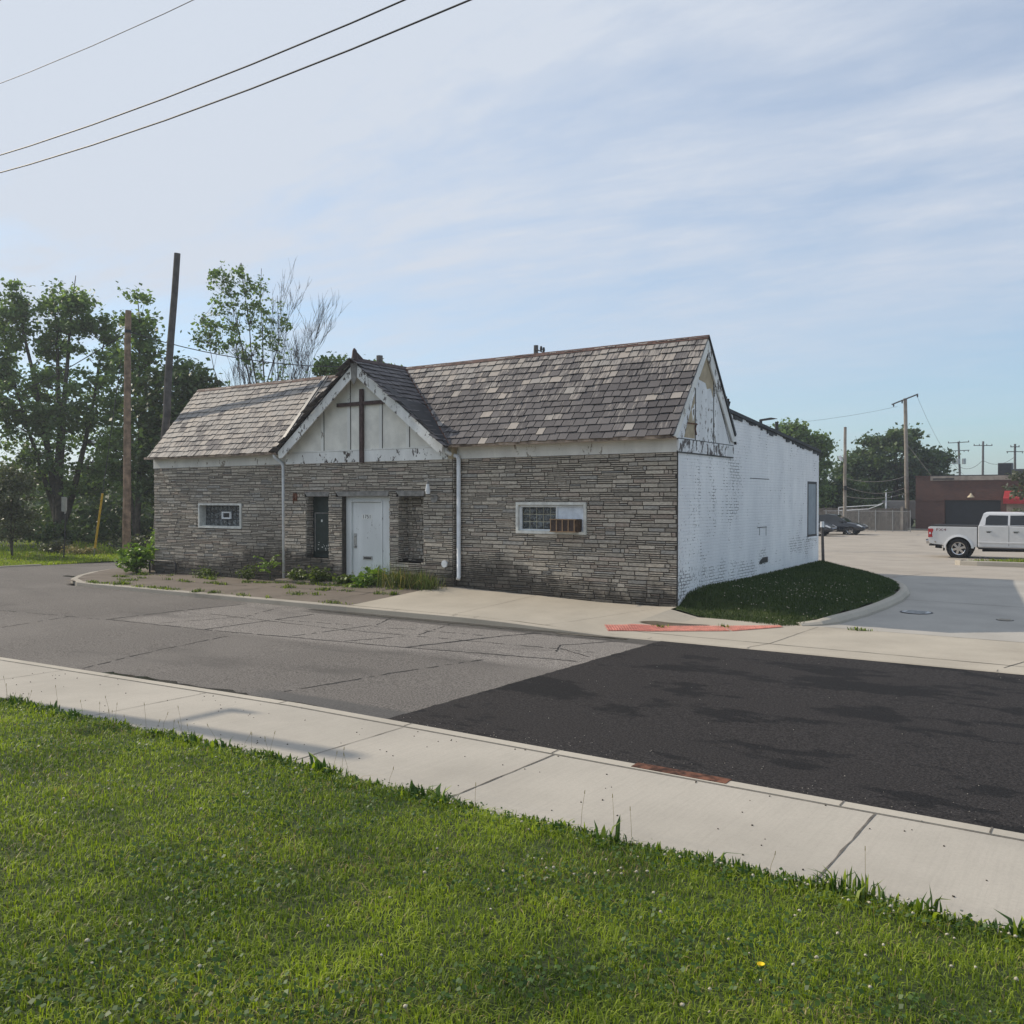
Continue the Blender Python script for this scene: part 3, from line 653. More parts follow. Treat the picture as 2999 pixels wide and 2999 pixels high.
# left jamb stones beside the door are already laid; white door frame and door
m = MB(); yF = .02
for bx in (((-9.21, yF, -.1), (-9.01, yF+.10, 2.17)), ((-7.98, yF, -.1), (-7.58, yF+.10, 2.17)), ((-9.01, yF, 2.03), (-7.98, yF+.10, 2.17))): m.box(*bx)
for bx in (((-9.045, yF-.022, -.05), (-9.01, yF-.002, 2.065)), ((-7.98, yF-.022, -.05), (-7.945, yF-.002, 2.065)), ((-9.01, yF-.022, 2.03), (-7.98, yF-.002, 2.065))): m.box(*bx)
m.build('door_frame', M_DOOR, CH, bevel=.004)
m = MB(); m.box((-9.0, yF+.035, .0), (-7.99, yF+.08, 2.02)); m.box((-9.0, yF+.03, -.09), (-7.99, yF+.10, -.01), mi=1); m.box((-9.01, yF+.085, 0), (-7.98, yF+.095, 2.04), mi=1)
D = m.build('door', [M_DOOR, M_DARK], CH)
m = MB(); m.box((-8.965, yF+.022, .84), (-8.865, yF+.036, 1.22)); m.tube([(-8.915, yF-.01, .89), (-8.915, yF+.03, .89)], .03, 12); m.tube([(-8.915, yF+.0, 1.15), (-8.915, yF+.03, 1.15)], .026, 12); m.build('handle', M_STEEL, D, bevel=.003)
m = MB(); m.box((-8.64, yF+.018, .555), (-8.33, yF+.037, .65)); m.box((-8.61, yF+.012, .58), (-8.36, yF+.02, .62), mi=1); m.build('mail_slot', [M_STEEL, M_DARK], D)
for z in (.35, 1.05, 1.7): m = MB(); m.tube([(-7.995, yF+.022, z-.07), (-7.995, yF+.022, z+.07)], .012, 8); m.build('hinge', M_STEEL, D)
m = MB(); m.box((-8.69, yF+.028, 1.585), (-8.345, yF+.0365, 1.72)); pl = m.build('number_plate', vmat('plate_white', (.74, .74, .72), .5, .05), D)
def text_mesh(s, size, ext):
    cu = bpy.data.curves.new('t', 'FONT'); cu.body = s; cu.size = size; cu.extrude = ext; cu.align_x = 'CENTER'; cu.align_y = 'CENTER'; cu.space_character = 1.12
    o = bpy.data.objects.new('t', cu); COL.objects.link(o); dg = bpy.context.evaluated_depsgraph_get(); dg.update()
    me = bpy.data.meshes.new_from_object(o.evaluated_get(dg)); COL.objects.unlink(o); bpy.data.objects.remove(o); return me
tm = text_mesh('1751', .135, .002); tm.materials.clear(); tm.materials.append(M_DARK); tm.transform(Matrix.Translation((-8.515, yF+.026, 1.65)) @ Matrix.Rotation(R(90), 4, 'X')); tm.name = 'house_number'
link('house_number', tm, D)
# meter cabinet in the left recess
m = MB(); m.box((-10.505, .10, .56), (-9.69, .235, 2.16)); m.build('recess_lining', M_GREENBOX, CH)
m = MB(); m.box((-10.36, .04, .72), (-9.70, .098, 1.72)); m.box((-10.34, .03, .74), (-9.72, .04, 1.70))
m.box((-10.13, .026, 1.50), (-10.08, .031, 1.56), mi=1)
for i in range(14): x, z = rb.uniform(-10.3, -9.75), rb.uniform(.74, .95); m.box((x, .026, z), (x+rb.uniform(.01, .05), .0305, z+rb.uniform(.01, .03)), mi=1)
MBX = m.build('meter_cabinet', [M_GREENBOX, M_TRIM], CH)
m = MB()
for bx in (((-10.375, .032, .72), (-10.350, .05, 1.74)), ((-10.375, .032, 1.722), (-9.70, .05, 1.745))): m.box(*bx)
m.build('cabinet_trim', M_LINTEL, MBX)
# left window: deep white reveal with glass block and a little vent
def window(hole, depth, t=.055):
    a, b, c, d = hole; m = MB(); y0 = -.035
    for bx in (((a, y0, d-t), (b, .03, d)), ((a, y0, c), (b, .03, c+t)), ((a, y0, c+t), (a+t, .03, d-t)), ((b-t, y0, c+t), (b, .03, d-t))): m.box(*bx)
    for bx in (((a+t-.012, .03, d-t), (b-t+.012, depth, d-t+.02)), ((a+t-.012, .03, c+t-.03), (b-t+.012, depth, c+t+.012)), ((a+t-.03, .03, c+t), (a+t, depth, d-t)), ((b-t, .03, c+t), (b-t+.03, depth, d-t))): m.box(*bx)
    return m
def blocks(w, x0, x1, z0, z1, y, nx, nz, g=.012):
    m = MB(); m.box((x0, y, z0), (x1, y+.05, z1), mi=1)
    for i in range(nx):
        for k in range(nz):
            xa = x0+(x1-x0)*i/nx+g; xb = x0+(x1-x0)*(i+1)/nx-g; za = z0+(z1-z0)*k/nz+g; zb = z0+(z1-z0)*(k+1)/nz-g; c = .03
            f = [(xa+c, y-.018, za+c), (xb-c, y-.018, za+c), (xb-c, y-.018, zb-c), (xa+c, y-.018, zb-c)]; b = [(xa, y-.002, za), (xb, y-.002, za), (xb, y-.002, zb), (xa, y-.002, zb)]
            m.face(f)
            for q in range(4): m.face([b[q], b[(q+1) % 4], f[(q+1) % 4], f[q]])
    return m
wl_ = window(WL, .22).build('window', M_TRIM, CH)
blocks(0, -15.11, -13.33, 1.31, 1.93, .20, 9, 3, .008).build('glass_block', [M_GBLOCK, M_DARK], wl_)
m = MB()
for bx in (((-14.30, .12, 1.53), (-13.90, .17, 1.57)), ((-14.30, .12, 1.70), (-13.90, .17, 1.74)), ((-14.30, .12, 1.57), (-14.25, .17, 1.70)), ((-13.95, .12, 1.57), (-13.90, .17, 1.70))): m.box(*bx)
m.box((-14.25, .16, 1.57), (-13.95, .18, 1.70), mi=1); m.build('window_vent', [M_METALW, M_DARK], wl_)
wr_ = window(WR, .12, .06).build('window', M_TRIM, CH)
m = MB()
for bx in (((-3.84, .045, 1.92), (-2.15, .09, 1.965)), ((-3.84, .045, 1.392), (-2.15, .09, 1.43)), ((-3.84, .045, 1.43), (-3.79, .09, 1.92)), ((-2.19, .045, 1.43), (-2.15, .09, 1.92)), ((-2.89, .045, 1.43), (-2.85, .09, 1.92))): m.box(*bx)
m.build('sash', M_METALW, wr_)
blocks(0, -3.79, -2.89, 1.43, 1.92, .11, 5, 3, .007).build('glass_block', [M_GBLOCK, vmat('block_joint', (.42, .40, .31), .8)], wr_)
m = MB(); m.box((-2.85, .07, 1.43), (-2.19, .10, 1.92)); m.build('panel', vmat('corrugated_panel', (.76, .80, .86), .5, .12, 9), wr_)
ac = thing('air_conditioner', 'rusty brown window air conditioner sticking out of the right hand window', 'air conditioner', (-2.55, -.1, 1.385))
m = MB(); m.box((-2.89, -.20, 1.385), (-2.24, .06, 1.665)); m.build('case', vmat('ac_case', (.10, .062, .04), .7, .5, 12), ac, bevel=.006)
m = MB(); m.box((-2.87, -.208, 1.40), (-2.27, -.202, 1.65), mi=1)
for i in range(5): x = -2.875+i*.148; m.box((x, -.222, 1.39), (x+.02, -.204, 1.66))
m.box((-2.89, -.224, 1.385), (-2.24, -.206, 1.405)); m.box((-2.89, -.224, 1.65), (-2.24, -.206, 1.668))
for i in range(11): z = 1.415+i*.0215; m.box((-2.855, -.2125, z), (-2.28, -.209, z+.006), mi=2)
m.build('grille', [vmat('tan_bar', (.30, .20, .12), .7), M_DARK, vmat('ac_fin', (.15, .085, .06), .6)], ac)
# white fascia above the stone, soffit and gutters
for (a, b, y) in ((X0-.03, XA-.02, -.005), (XB, .0, -.005)):
    m = MB(); m.box((a, y, 3.05), (b, .2, 3.36)); m.build('fascia', M_WHITE, CH)
    m = MB(); m.prism([(a, -.33, 3.31), (a, -.33, 3.375), (a, -.24, 3.375), (a, -.005, 3.36), (a, -.005, 3.34), (a, -.25, 3.31)], (b-a, 0, 0)); m.build('gutter', vmat('gutter_paint', (.40, .31, .25), .8, .7, 5), CH)
# main roof
PV = Vector((0, 1.8018, 2.1995)); LV = PV.length; PV.normalize(); PN = Vector((0, -PV.z, PV.y)); PO = Vector((0, -.345, 3.368)); LV -= .0
m = MB(); a, b = -17.12, .05
q = lambda x, v, n: tuple(PO+Vector((x, 0, 0))+PV*v+PN*n)
m.prism([q(a, .02, -.075), q(-11.33, .02, -.075), q(-8.45, LV, -.075), q(a, LV, -.075)], PN*.06); m.prism([q(-5.57, .02, -.075), q(b, .02, -.075), q(b, LV, -.075), q(-8.45, LV, -.075)], PN*.06)
rr = lambda x, t, n: (x, 1.47+1.80*t, 5.57-2.2*t+n)
m.prism([rr(a, 0, -.06), rr(b, 0, -.06), rr(b, .98, -.06), rr(a, .98, -.06)], (0, 0, .05)); m.build('roof_deck', M_TAR, CH)
def tone_r(u, v, r):
    t = .14+.50*sm(1.1, 2.7, v)+r.gauss(0, .13)+.16*mnoise.noise((u*.6, v*1.5, 1))
    if r.random() < .09: t = r.uniform(.75, 1.1)
    return min(1, max(0, t))
def tone_l(u, v, r): return min(1, max(0, .66+.22*sm(.3, 1.9, v)-.12*sm(-14, -11.5, u)*(1-sm(.8, 1.8, v))+r.gauss(0, .14)-(.45 if r.random() < .05 else 0)))  # left wing paler: sunlit warmth and sheen put into the slate tone
def tone_c(u, v, r): return min(.4, max(-.6, -.25+.55*sm(1.2, 3.2, v)*r.random()+r.gauss(0, .06)))
m = MB(); lay_slates(m, PO, (1, 0, 0), PV, PN, -17.15, -4, 0, LV, [(-1, 1.0078, -11.325), (1, 0, 17.14)], rb, tone_l); RL = m.build('slate_roof', M_SLATE, CH); RL['label'] = 'tan slates of the left wing, sunlit sheen painted in as paler tone'
m = MB(); lay_slates(m, PO, (1, 0, 0), PV, PN, -9, .07, 0, LV, [(1, 1.0078, 5.575), (-1, 0, .075)], rb, tone_r); RR = m.build('slate_roof', M_SLATE, CH); RR['label'] = 'darker patchy slates of the right wing'
for sgn, O in ((1, (-5.575, -.47, 3.37)), (-1, (-11.325, -.47, 3.37))):
    V = Vector((-2.875*sgn, 0, 2.207)); L = V.length; V.normalize(); Nn = Vector((.609*sgn, 0, .793)); Ov = Vector(O)
    m = MB(); g = lambda u, v, n: tuple(Ov+Vector((0, u, 0))+V*v+Nn*n)
    m.prism([g(.03, -.04, -.07), g(.10, -.04, -.07), g(.127+.499*L, L, -.07), g(.03, L, -.07)], Nn*.055)
    m.build('roof_deck', M_TAR, CH)
    m = MB(); lay_slates(m, O, (0, 1, 0), V, Nn, -.0, 2.4, -.05, L, [(-1, .499, .14)], rb, tone_c); cr = m.build('slate_roof', M_SLATE, CH)
    if sgn == 1:
        cr['label'] = 'dark blue grey slates of the front gable'
        m = MB()                                            # tar patch smeared along the lower front edge
        P = [(-.01, -.05), (.10, -.05), (.35, .40), (.62, .95), (.92, 1.55), (.74, 1.78), (.38, 1.82), (.22, 2.35), (-.01, 2.45)]
        m.prism([g(u, v, .018) for u, v in P], Nn*.012); m.build('tar_patch', M_TAR, CH)
        m = MB()                                            # valley flashing
        for k in range(12):
            v0, v1 = L*k/12, L*(k+1)/12; m.face([g(.127+.499*v0-.04, v0, .034), g(.127+.499*v0+.03, v0, .034), g(.127+.499*v1+.03, v1, .034), g(.127+.499*v1-.04, v1, .034)])
        m.build('valley_flashing', M_RUST, CH)
m = MB(); m.prism([q(-11.50, 0, .03), q(-11.39, 0, .03), q(-11.33, LV, .03), q(-11.44, LV, .03)], PN*.03); m.prism([q(-11.37, 0, .022), q(-11.33, 0, .022), q(-11.26, LV, .022), q(-11.30, LV, .022)], PN*.02, mi=1); m.build('roof_flashing', [vmat('zinc', (.075, .082, .095), .45, .3, 5), M_LINTEL], CH)
m = MB(); x = -17.13
while x < .06:
    e = min(x+.42, .07); z = 5.585+.004*rb.random(); m.prism([(x, 1.39, z-.06), (x, 1.47, z+.03), (x, 1.55, z-.06)], (e-x+.015, 0, 0)); x = e
m.build('ridge_cap', M_RIDGE, CH)
m = MB(); y = -.47
while y < 1.42: m.prism([(-8.55, y, 5.535), (-8.45, y, 5.635-.0*y), (-8.35, y, 5.535)], (0, .41, 0)); y += .40
m.build('ridge_cap', M_CROSS, CH)
m = MB(); m.tube([(-8.45, -.44, 5.52), (-8.45, -.44, 5.66), (-8.45, -.445, 5.80), (-8.45, -.46, 5.86)], [.11, .075, .055, .02], 8); m.prism([(-8.45, -.40, 5.6), (-8.45, -.40, 5.78), (-8.45, -.15, 5.62)], (.03, 0, 0)); m.build('finial', M_CROSS, CH)
M_PEEL3 = paint('band_paint', (.80, .81, .82), (.09, .075, .07), .46, 8)
# front gable: boarded white wall, bargeboards, cross
yg = -.15; hw = lambda z: (5.56-z)/.7676
m = MB(); m.prism([(-8.45-hw(3.33), yg, 3.33), (-8.45+hw(3.33), yg, 3.33), (-8.45, yg, 5.50)], (0, .08, 0)); m.build('gable_panel', vmat('aged_board', (.74, .72, .66), .75, .15, 2.5), CH)
for x in (-9.93, -8.98, -7.90, -7.02):
    m = MB(); m.box((x, yg-.014, 3.345), (x+.10, yg-.001, 5.46-abs(x+.05+8.45)*.7676)); m.box((x+.10, yg-.016, 3.345), (x+.112, yg-.0012, 5.44-abs(x+.1+8.45)*.7676), mi=1); m.build('batten', [M_WHITE, M_DARK], CH)
m = MB(); m.box((-11.05, yg-.02, 3.33), (-5.85, yg-.001, 3.36)); m.build('batten', [M_WHITE, M_DARK], CH)
m = MB(); m.box((-11.26, yg-.015, 3.04), (-5.64, yg+.1, 3.325)); m.build('fascia', M_PEEL, CH)
m = MB(); m.box((-5.72, yg-.025, 3.045), (-5.585, -.005, 3.33)); m.build('corner_trim', M_TAN, CH)
for s in (-1, 1):
    m = MB(); n = Vector((.609*s, 0, .793)); top = Vector((-8.45, -.46, 5.50)); bot = Vector((-8.45+2.80*s, -.46, 3.355)); dn = Vector((0, 0, -.30))
    m.prism([top, bot, bot+Vector((-.04*s, 0, -.16)), bot+Vector((-.17*s, 0, -.16)), Vector((-8.45+.03*s, -.46, 5.50-.33))], (0, .035, 0))
    m.build('bargeboard', M_PEEL, CH, bevel=.004)
    m = MB(); m.prism([top+Vector((0, .035, 0)), bot+Vector((0, .035, 0)), bot+Vector((0, .035, -.03)), top+Vector((0, .035, -.04))], (0, .27, 0)); m.build('soffit', M_WHITE, CH)
m = MB(); m.prism([(-8.56, -.485, 5.48), (-8.34, -.485, 5.48), (-8.37, -.485, 5.08), (-8.43, -.485, 4.96), (-8.47, -.485, 4.96), (-8.53, -.485, 5.08)], (0, .024, 0)); m.build('pendant', M_LINTEL, CH, bevel=.005)
m = MB(); m.box((-8.505, -.235, 3.02), (-8.395, -.17, 4.87)); m.box((-9.30, -.228, 4.462), (-8.505, -.178, 4.553)); m.box((-8.395, -.228, 4.462), (-7.70, -.178, 4.553)); m.build('cross', M_CROSS, CH)
# right end: boarded side gable over the white brick
m = MB(); m.prism([(.002, -.10, 3.33), (.002, 3.10, 3.33), (.002, 1.50, 5.32)], (.018, 0, 0)); m.build('gable_panel', M_PEEL2, CH)
m = MB(); m.box((-.01, -.02, 3.06), (.034, 3.10, 3.315)); m.build('fascia', M_PEEL3, CH)
m = MB(); m.box((-.01, -.02, 3.035), (.028, 3.10, 3.059), mi=0); m.build('board_gap', M_DARK, CH)
m = MB(); m.box((.0, -.02, 3.316), (.026, 3.10, 3.334)); m.build('board_gap', M_DARK, CH)
for y, z1 in ((.86, 4.42), (1.88, 4.72)): m = MB(); m.box((.021, y-.014, 3.335), (.024, y+.02, z1), mi=1); m.box((.0205, y+.02, 3.335), (.030, y+.10, z1)); m.build('batten', [M_PEEL2, M_DARK], CH)
m = MB(); m.prism([(.021, 1.55, 5.12), (.021, 2.86, 3.36), (.021, 2.885, 3.36), (.021, 1.565, 5.16)], (.004, 0, 0)); m.build('board_gap', M_DARK, CH)
m = MB()
m.prism([(.021, .28, 3.36), (.021, .83, 3.36), (.021, .83, 3.86), (.021, .74, 3.7), (.021, .66, 3.95), (.021, .83, 4.1), (.021, .83, 4.30)], (.003, 0, 0))
m.prism([(.021, 1.05, 4.62), (.021, 1.42, 4.58), (.021, 1.5, 4.46), (.021, 1.72, 4.5), (.021, 1.84, 4.3), (.021, 1.86, 4.74), (.021, 1.5, 5.18)], (.003, 0, 0))
m.build('filler_patch', M_TAN, CH)
def rake(y0, z0, y1, z1, w, x0=.035, x1=.07):
    m = MB(); m.prism([(x0, y0, z0), (x0, y1, z1), (x0, y1, z1-w*1.3), (x0, y0+(w*.75 if y1 > y0 else -w*.75), z0-.02)], (x1-x0, 0, 0)); return m
rake(-.32, 3.35, 1.47, 5.53, .20).build('bargeboard', M_WHITE, CH); rake(3.20, 3.42, 1.47, 5.53, .34).build('bargeboard', M_PEEL, CH)
m = MB(); m.prism([(.03, 1.45, 5.60), (.03, 3.10, 3.58), (.03, 3.05, 3.53), (.03, 1.45, 5.54)], (.07, 0, 0)); m.build('rake_edge', M_TAR, CH)
m = MB()
for i in range(7): y = 2.62+rb.uniform(-.1, .18); z = 4.20+rb.uniform(-.1, .12); m.tube([(-.02, y, z-.1), (.06, y+rb.uniform(-.04, .08), z+.1)], [.06, .03], 6)
m.build('flashing_scrap', M_TAR, CH)
m = MB(); m.tube([(.03, .42, 3.66), (.07, .45, 3.655), (.07, .86, 3.66)], .012, 6); m.tube([(.05, .86, 3.68), (.05, .80, 3.56), (.05, .86, 3.44)], .014, 6); m.build('bracket', M_RUST, CH)
# white brick side wall, rear and left walls, sloping flat roof
m = MB(); m.prism([(0, .045, -.5), (0, 10.25, -.5), (0, 10.25, 3.46), (0, 2.97, 4.05), (0, 2.97, 3.05), (0, .045, 3.05)], (-.25, 0, 0)); m.build('brick_wall', M_BRICKW, CH)
m = MB(); m.box((X0, 10.0, -.5), (-.25, 10.245, 3.44)); m.prism([(X0+.02, .2, -.5), (X0+.02, 10, -.5), (X0+.02, 10, 3.45), (X0+.02, 2.97, 4.03), (X0+.02, 2.97, 3.35), (X0+.02, 1.47, 5.45), (X0+.02, -.05, 3.35), (X0+.02, .2, 3.35)], (.2, 0, 0)); m.box((X0+.25, 2.95, 2.5), (-.26, 3.1, 4.0)); m.build('rear_wall', M_BRICKW, CH)
m = MB(); m.prism([(X0, 2.75, 4.07), (X0, 10.33, 3.46), (X0, 10.33, 3.54), (X0, 2.75, 4.15)], (-X0+.05, 0, 0)); m.build('flat_roof', M_TAR, CH)
m = MB(); y = 2.98
while y < 10.3:
    e = min(10.3, y+rb.uniform(.08, .3)); z = 4.07-(y-2.97)*.081; ze = 4.07-(e-2.97)*.081; h = rb.uniform(.02, .13)
    m.prism([(.004, y, z), (.004, e, ze), (.004, e, ze-h*rb.uniform(.6, 1.1)), (.004, y, z-h)], (.018, 0, 0)); y = e
m.build('roof_edge', M_TAR, CH)
sw = MB()
for bx in (((-.01, 9.10, 1.02), (.012, 9.16, 2.60)), ((-.01, 9.94, 1.08), (.012, 10.0, 2.60)), ((-.01, 9.16, 2.53), (.012, 9.94, 2.60)), ((-.01, 9.10, 1.02), (.018, 10.0, 1.08))): sw.box(*bx)
sw = sw.build('window', M_DARK, CH)
m = MB(); m.box((-.01, 9.16, 1.08), (.004, 9.94, 2.53)); m.build('pane', vmat('board_pane', (.26, .30, .34), .5, .15, 3), sw); m = MB(); m.box((0, 9.05, .95), (.03, 10.02, 1.018)); m.build('sill', M_BRICKW, sw)
m = MB(); m.box((-.05, 5.2, .50), (.006, 5.62, .64)); m.prism([(.002, 4.95, .50), (.002, 5.2, .47), (.002, 5.2, .62), (.002, 5.05, .58)], (.004, 0, 0)); m.build('wall_vent', M_DARK, CH)
m = MB(); m.box((.001, 4.84, 1.385), (.005, 5.53, 1.405)); m.box((.001, 4.98, 1.2), (.005, 5.0, 1.384)); m.box((.001, 5.47, 1.18), (.005, 5.49, 1.384)); m.build('blocked_opening', M_DARK, CH)
m = MB(); pts = [(4.28, 2.60), (5.7, 2.60)]
for a, b in zip(pts, pts[1:]): m.box((.001, min(a[0], b[0]), min(a[1], b[1])-.008), (.005, max(a[0], b[0])+.01, max(a[1], b[1])+.008) if a[0] != b[0] else (.005, a[0]+.02, max(a[1], b[1])))
m.build('wall_crack', M_DARK, CH)
# downspouts, lamps, vent cap
m = MB(); m.tube([(-11.62, -.26, 3.32), (-11.6, -.25, 3.24), (-11.50, -.09, 3.08), (-11.46, -.07, 2.98), (-11.45, -.07, -.12)], .05, 10); m.build('downspout', M_METALW, CH, smooth=True)
m = MB(); m.tube([(-5.72, -.27, 3.32), (-5.72, -.26, 3.22), (-5.62, -.10, 3.13), (-5.50, -.09, 3.10), (-5.47, -.09, 3.02), (-5.47, -.09, .28), (-5.45, -.14, .22)], .052, 10); m.build('downspout', M_METALW, CH, smooth=True)
m = MB(); m.tube([(-5.83, YC-.06, .57), (-5.83, YC+.0, .57)], .085, 16); m.build('vent_cap', M_METALW, CH)
m = MB(); m.prism([(-10.98, YC-.045, 2.05), (-10.84, YC-.045, 2.05), (-10.82, YC-.045, 2.16), (-10.85, YC-.045, 2.27), (-10.97, YC-.045, 2.27), (-11.0, YC-.045, 2.15)], (0, .02, 0)); m.tube([(-10.91, YC-.04, 2.12), (-10.91, YC-.10, 2.10), (-10.90, YC-.10, 1.99)], .016, 6); m.build('wall_lamp', M_RUST, CH)
m = MB(); m.tube([(-6.13, YC-.03, 2.11), (-6.13, YC-.07, 2.11)], .10, 14); m.tube([(-6.13, YC-.06, 2.14), (-6.17, YC-.16, 2.20), (-6.22, YC-.17, 2.26)], .014, 6); m.tube([(-6.22, YC-.17, 2.22), (-6.23, YC-.17, 2.30), (-6.23, YC-.17, 2.46)], [.05, .062, .035], 10, mi=1); m.tube([(-6.23, YC-.17, 2.46), (-6.23, YC-.17, 2.56)], [.045, .008], 8); m.build('wall_lamp', [M_LINTEL, M_METALW], CH)
m = MB(); m.tube([(-17.42, -.12, -.25), (-17.42, -.12, .16), (-17.36, -.12, .22), (-16.2, -.12, .22), (-16.12, -.12, .16), (-16.12, -.12, -.2)], .026, 8); m.build('pipe_rail', M_DARK, CH, smooth=True)
# leaning wood post at the rear corner
po = MB(); po.tube([(.02, 10.75, -.3), (-.03, 10.75, 1.25)], [.05, .04], 8); po.tube([(-.03, 10.75, 1.25), (-.03, 10.75, 1.42)], [.06, .055], 8, mi=1); tag(po.build('post', [M_POLEG, M_METALW]), 'thin weathered post with a pale cap at the far corner of the white brick wall', 'post')
# ------------------------------------------------------------------ trees
def tree(name, label, base, stems, clumps, leaf_mat, bark=M_BARK, seed=1, leaf=.16, per=70, spread=.55, trunk_r=.2, group=None, cat='tree', branch=True, up=.35):
    """stems: list of (tip offset, bend) from base; clumps: list of (cx,cy,cz, rx,ry,rz, n) ellipsoids filled with leaf clumps"""
    rg = np.random.default_rng(seed); rd = random.Random(seed); B = Vector(base)
    t = thing(name, label, cat, base, group); m = MB(); nodes = []
    tw = lambda a, b: (.829*a-.559*b, .559*a+.829*b)
    for k, (tip, bend, fr) in enumerate(stems):
        tip = Vector((*tw(tip[0], tip[1]), tip[2])); n = 9; pts = []; rad = []
        side = Vector((rd.uniform(-1, 1), rd.uniform(-1, 1), 0))*bend
        for i in range(n+1):
            s = i/n; p = B+Vector((tip.x*s**1.35, tip.y*s**1.35, tip.z*s))+side*math.sin(math.pi*s)+Vector((rd.gauss(0, .03), rd.gauss(0, .03), 0))*min(1, s*3)*tip.z*.12
            pts.append(p); rad.append(max(.012, trunk_r*fr*(1-s*.93)))
            if s > .22: nodes.append((p, rad[-1]))
        m.tube(pts, rad, 7)
    C = []
    for (cx, cy, cz, rx, ry, rz, n) in clumps:
        for _ in range(n):
            d = rg.normal(size=3); d /= np.linalg.norm(d); r = rg.uniform(.25, 1)**.45
            a, b = tw(cx+d[0]*rx*r, cy+d[1]*ry*r); C.append((B.x+a, B.y+b, B.z+cz+d[2]*rz*r))
    if branch:
        for c in C:
            c = Vector(c); best = min(nodes, key=lambda q: (q[0]-c).length+max(0, q[0].z-c.z)*1.4)
            p = best[0]; mid = p.lerp(c, .5)+Vector((0, 0, -.10*(c-p).length)); r = min(best[1]*.55, .012+.012*(c-p).length)
            m.tube([p, mid, c], [r, r*.65, .006], 4, cap=False)
    m.build('trunk', bark, t, smooth=True)
    if C and leaf_mat:
        C = np.array(C); k = len(C); n = rg.integers(int(per*.5), int(per*1.4), k); idx = np.repeat(np.arange(k), n)
        off = rg.normal(size=(len(idx), 3))*np.array([spread, spread, spread*.62]); P = C[idx]+off*rg.uniform(.6, 1.25, k)[idx][:, None]
        V, F = leaf_quads(P, leaf, rg, up); tone = np.clip(rg.normal(.42, .2, len(idx))+rg.normal(0, .16, k)[idx], 0, 1)
        np_mesh('crown', V, F, leaf_mat, tone, t)
    return t
G1 = 'tall trees beyond the side street'
tree('tree', 'tallest maple at the left with four feathery upright limbs over a dense dark base', (-41.4, 10.6, -.3),
     [((-2.4, 0, 14.6), .5, 1), ((-.6, .6, 14.2), .3, 1), ((1.1, -.3, 14.7), .4, 1), ((2.6, .3, 12.6), .4, .8), ((-3.3, .3, 11), .4, .7)],
     [(-2.5, 0, 12.3, .75, .8, 2.1, 34), (-.6, .5, 12.0, .75, .8, 2.3, 32), (1.1, -.2, 12.3, .75, .8, 2.4, 34), (2.5, .2, 10.8, .7, .8, 1.9, 24), (-3.6, .2, 9.8, .9, 1, 1.5, 26), (-.3, 0, 8.0, 3.8, 2.6, 1.8, 90), (.7, .2, 5.0, 4.2, 2.8, 2.6, 130)], M_LEAF, seed=3, leaf=.12, per=70, spread=.30, trunk_r=.26, group=G1)
tree('tree', 'slim light topped tree directly behind the shorter brown pole', (-35.2, 11.2, -.3), [((.1, 0, 13.3), .3, 1), ((.9, 0, 11.8), .3, .7), ((-.5, .3, 10.5), .3, .6)],
     [(.15, 0, 11.6, .75, .7, 1.6, 17), (.75, 0, 10.3, .6, .6, 1.2, 9), (-.3, 0, 8.6, 1.4, 1.2, 1.6, 22), (-.2, 0, 5.2, 2.2, 1.8, 2.6, 55)], M_LEAF, seed=5, leaf=.125, per=60, spread=.34, trunk_r=.18, group=G1)
tree('tree', 'dark round crowned tree between the two poles, against the left roof edge', (-32.4, 11.6, -.3), [((0, 0, 8.5), .2, 1), ((-1.3, 0, 7.2), .3, .7), ((1.3, .2, 7.4), .3, .7)],
     [(0, 0, 7.4, 2.1, 2.0, 2.0, 75), (.2, 0, 4.4, 2.3, 2.0, 2.6, 80)], M_LEAFD, seed=8, leaf=.13, per=95, spread=.38, trunk_r=.2, group=G1)
tree('tree', 'dim tree cut off by the left edge of the picture', (-42.6, 5.0, -.3), [((0, 0, 8.4), .3, 1), ((1.5, 0, 7), .3, .7)],
     [(.3, 0, 7.0, 2.0, 2.2, 1.8, 55), (0, 0, 4.4, 2.6, 2.4, 2.0, 60)], M_LEAF, seed=12, leaf=.135, per=85, spread=.42, group=G1)
tree('tree', 'small greyish sapling in front of the big trees at the left edge', (-30.3, 2.3, -.3), [((.1, 0, 3.6), .12, 1), ((-.5, .1, 3), .1, .7), ((.5, -.1, 3.1), .1, .7)],
     [(0, 0, 2.7, .85, .8, 1.1, 46), (0, 0, 1.5, .95, .9, .8, 34)], M_LEAFG, seed=15, leaf=.065, per=70, spread=.22, trunk_r=.05, group='small trees on the verge')
G2 = 'thin trees rising behind the left roof'
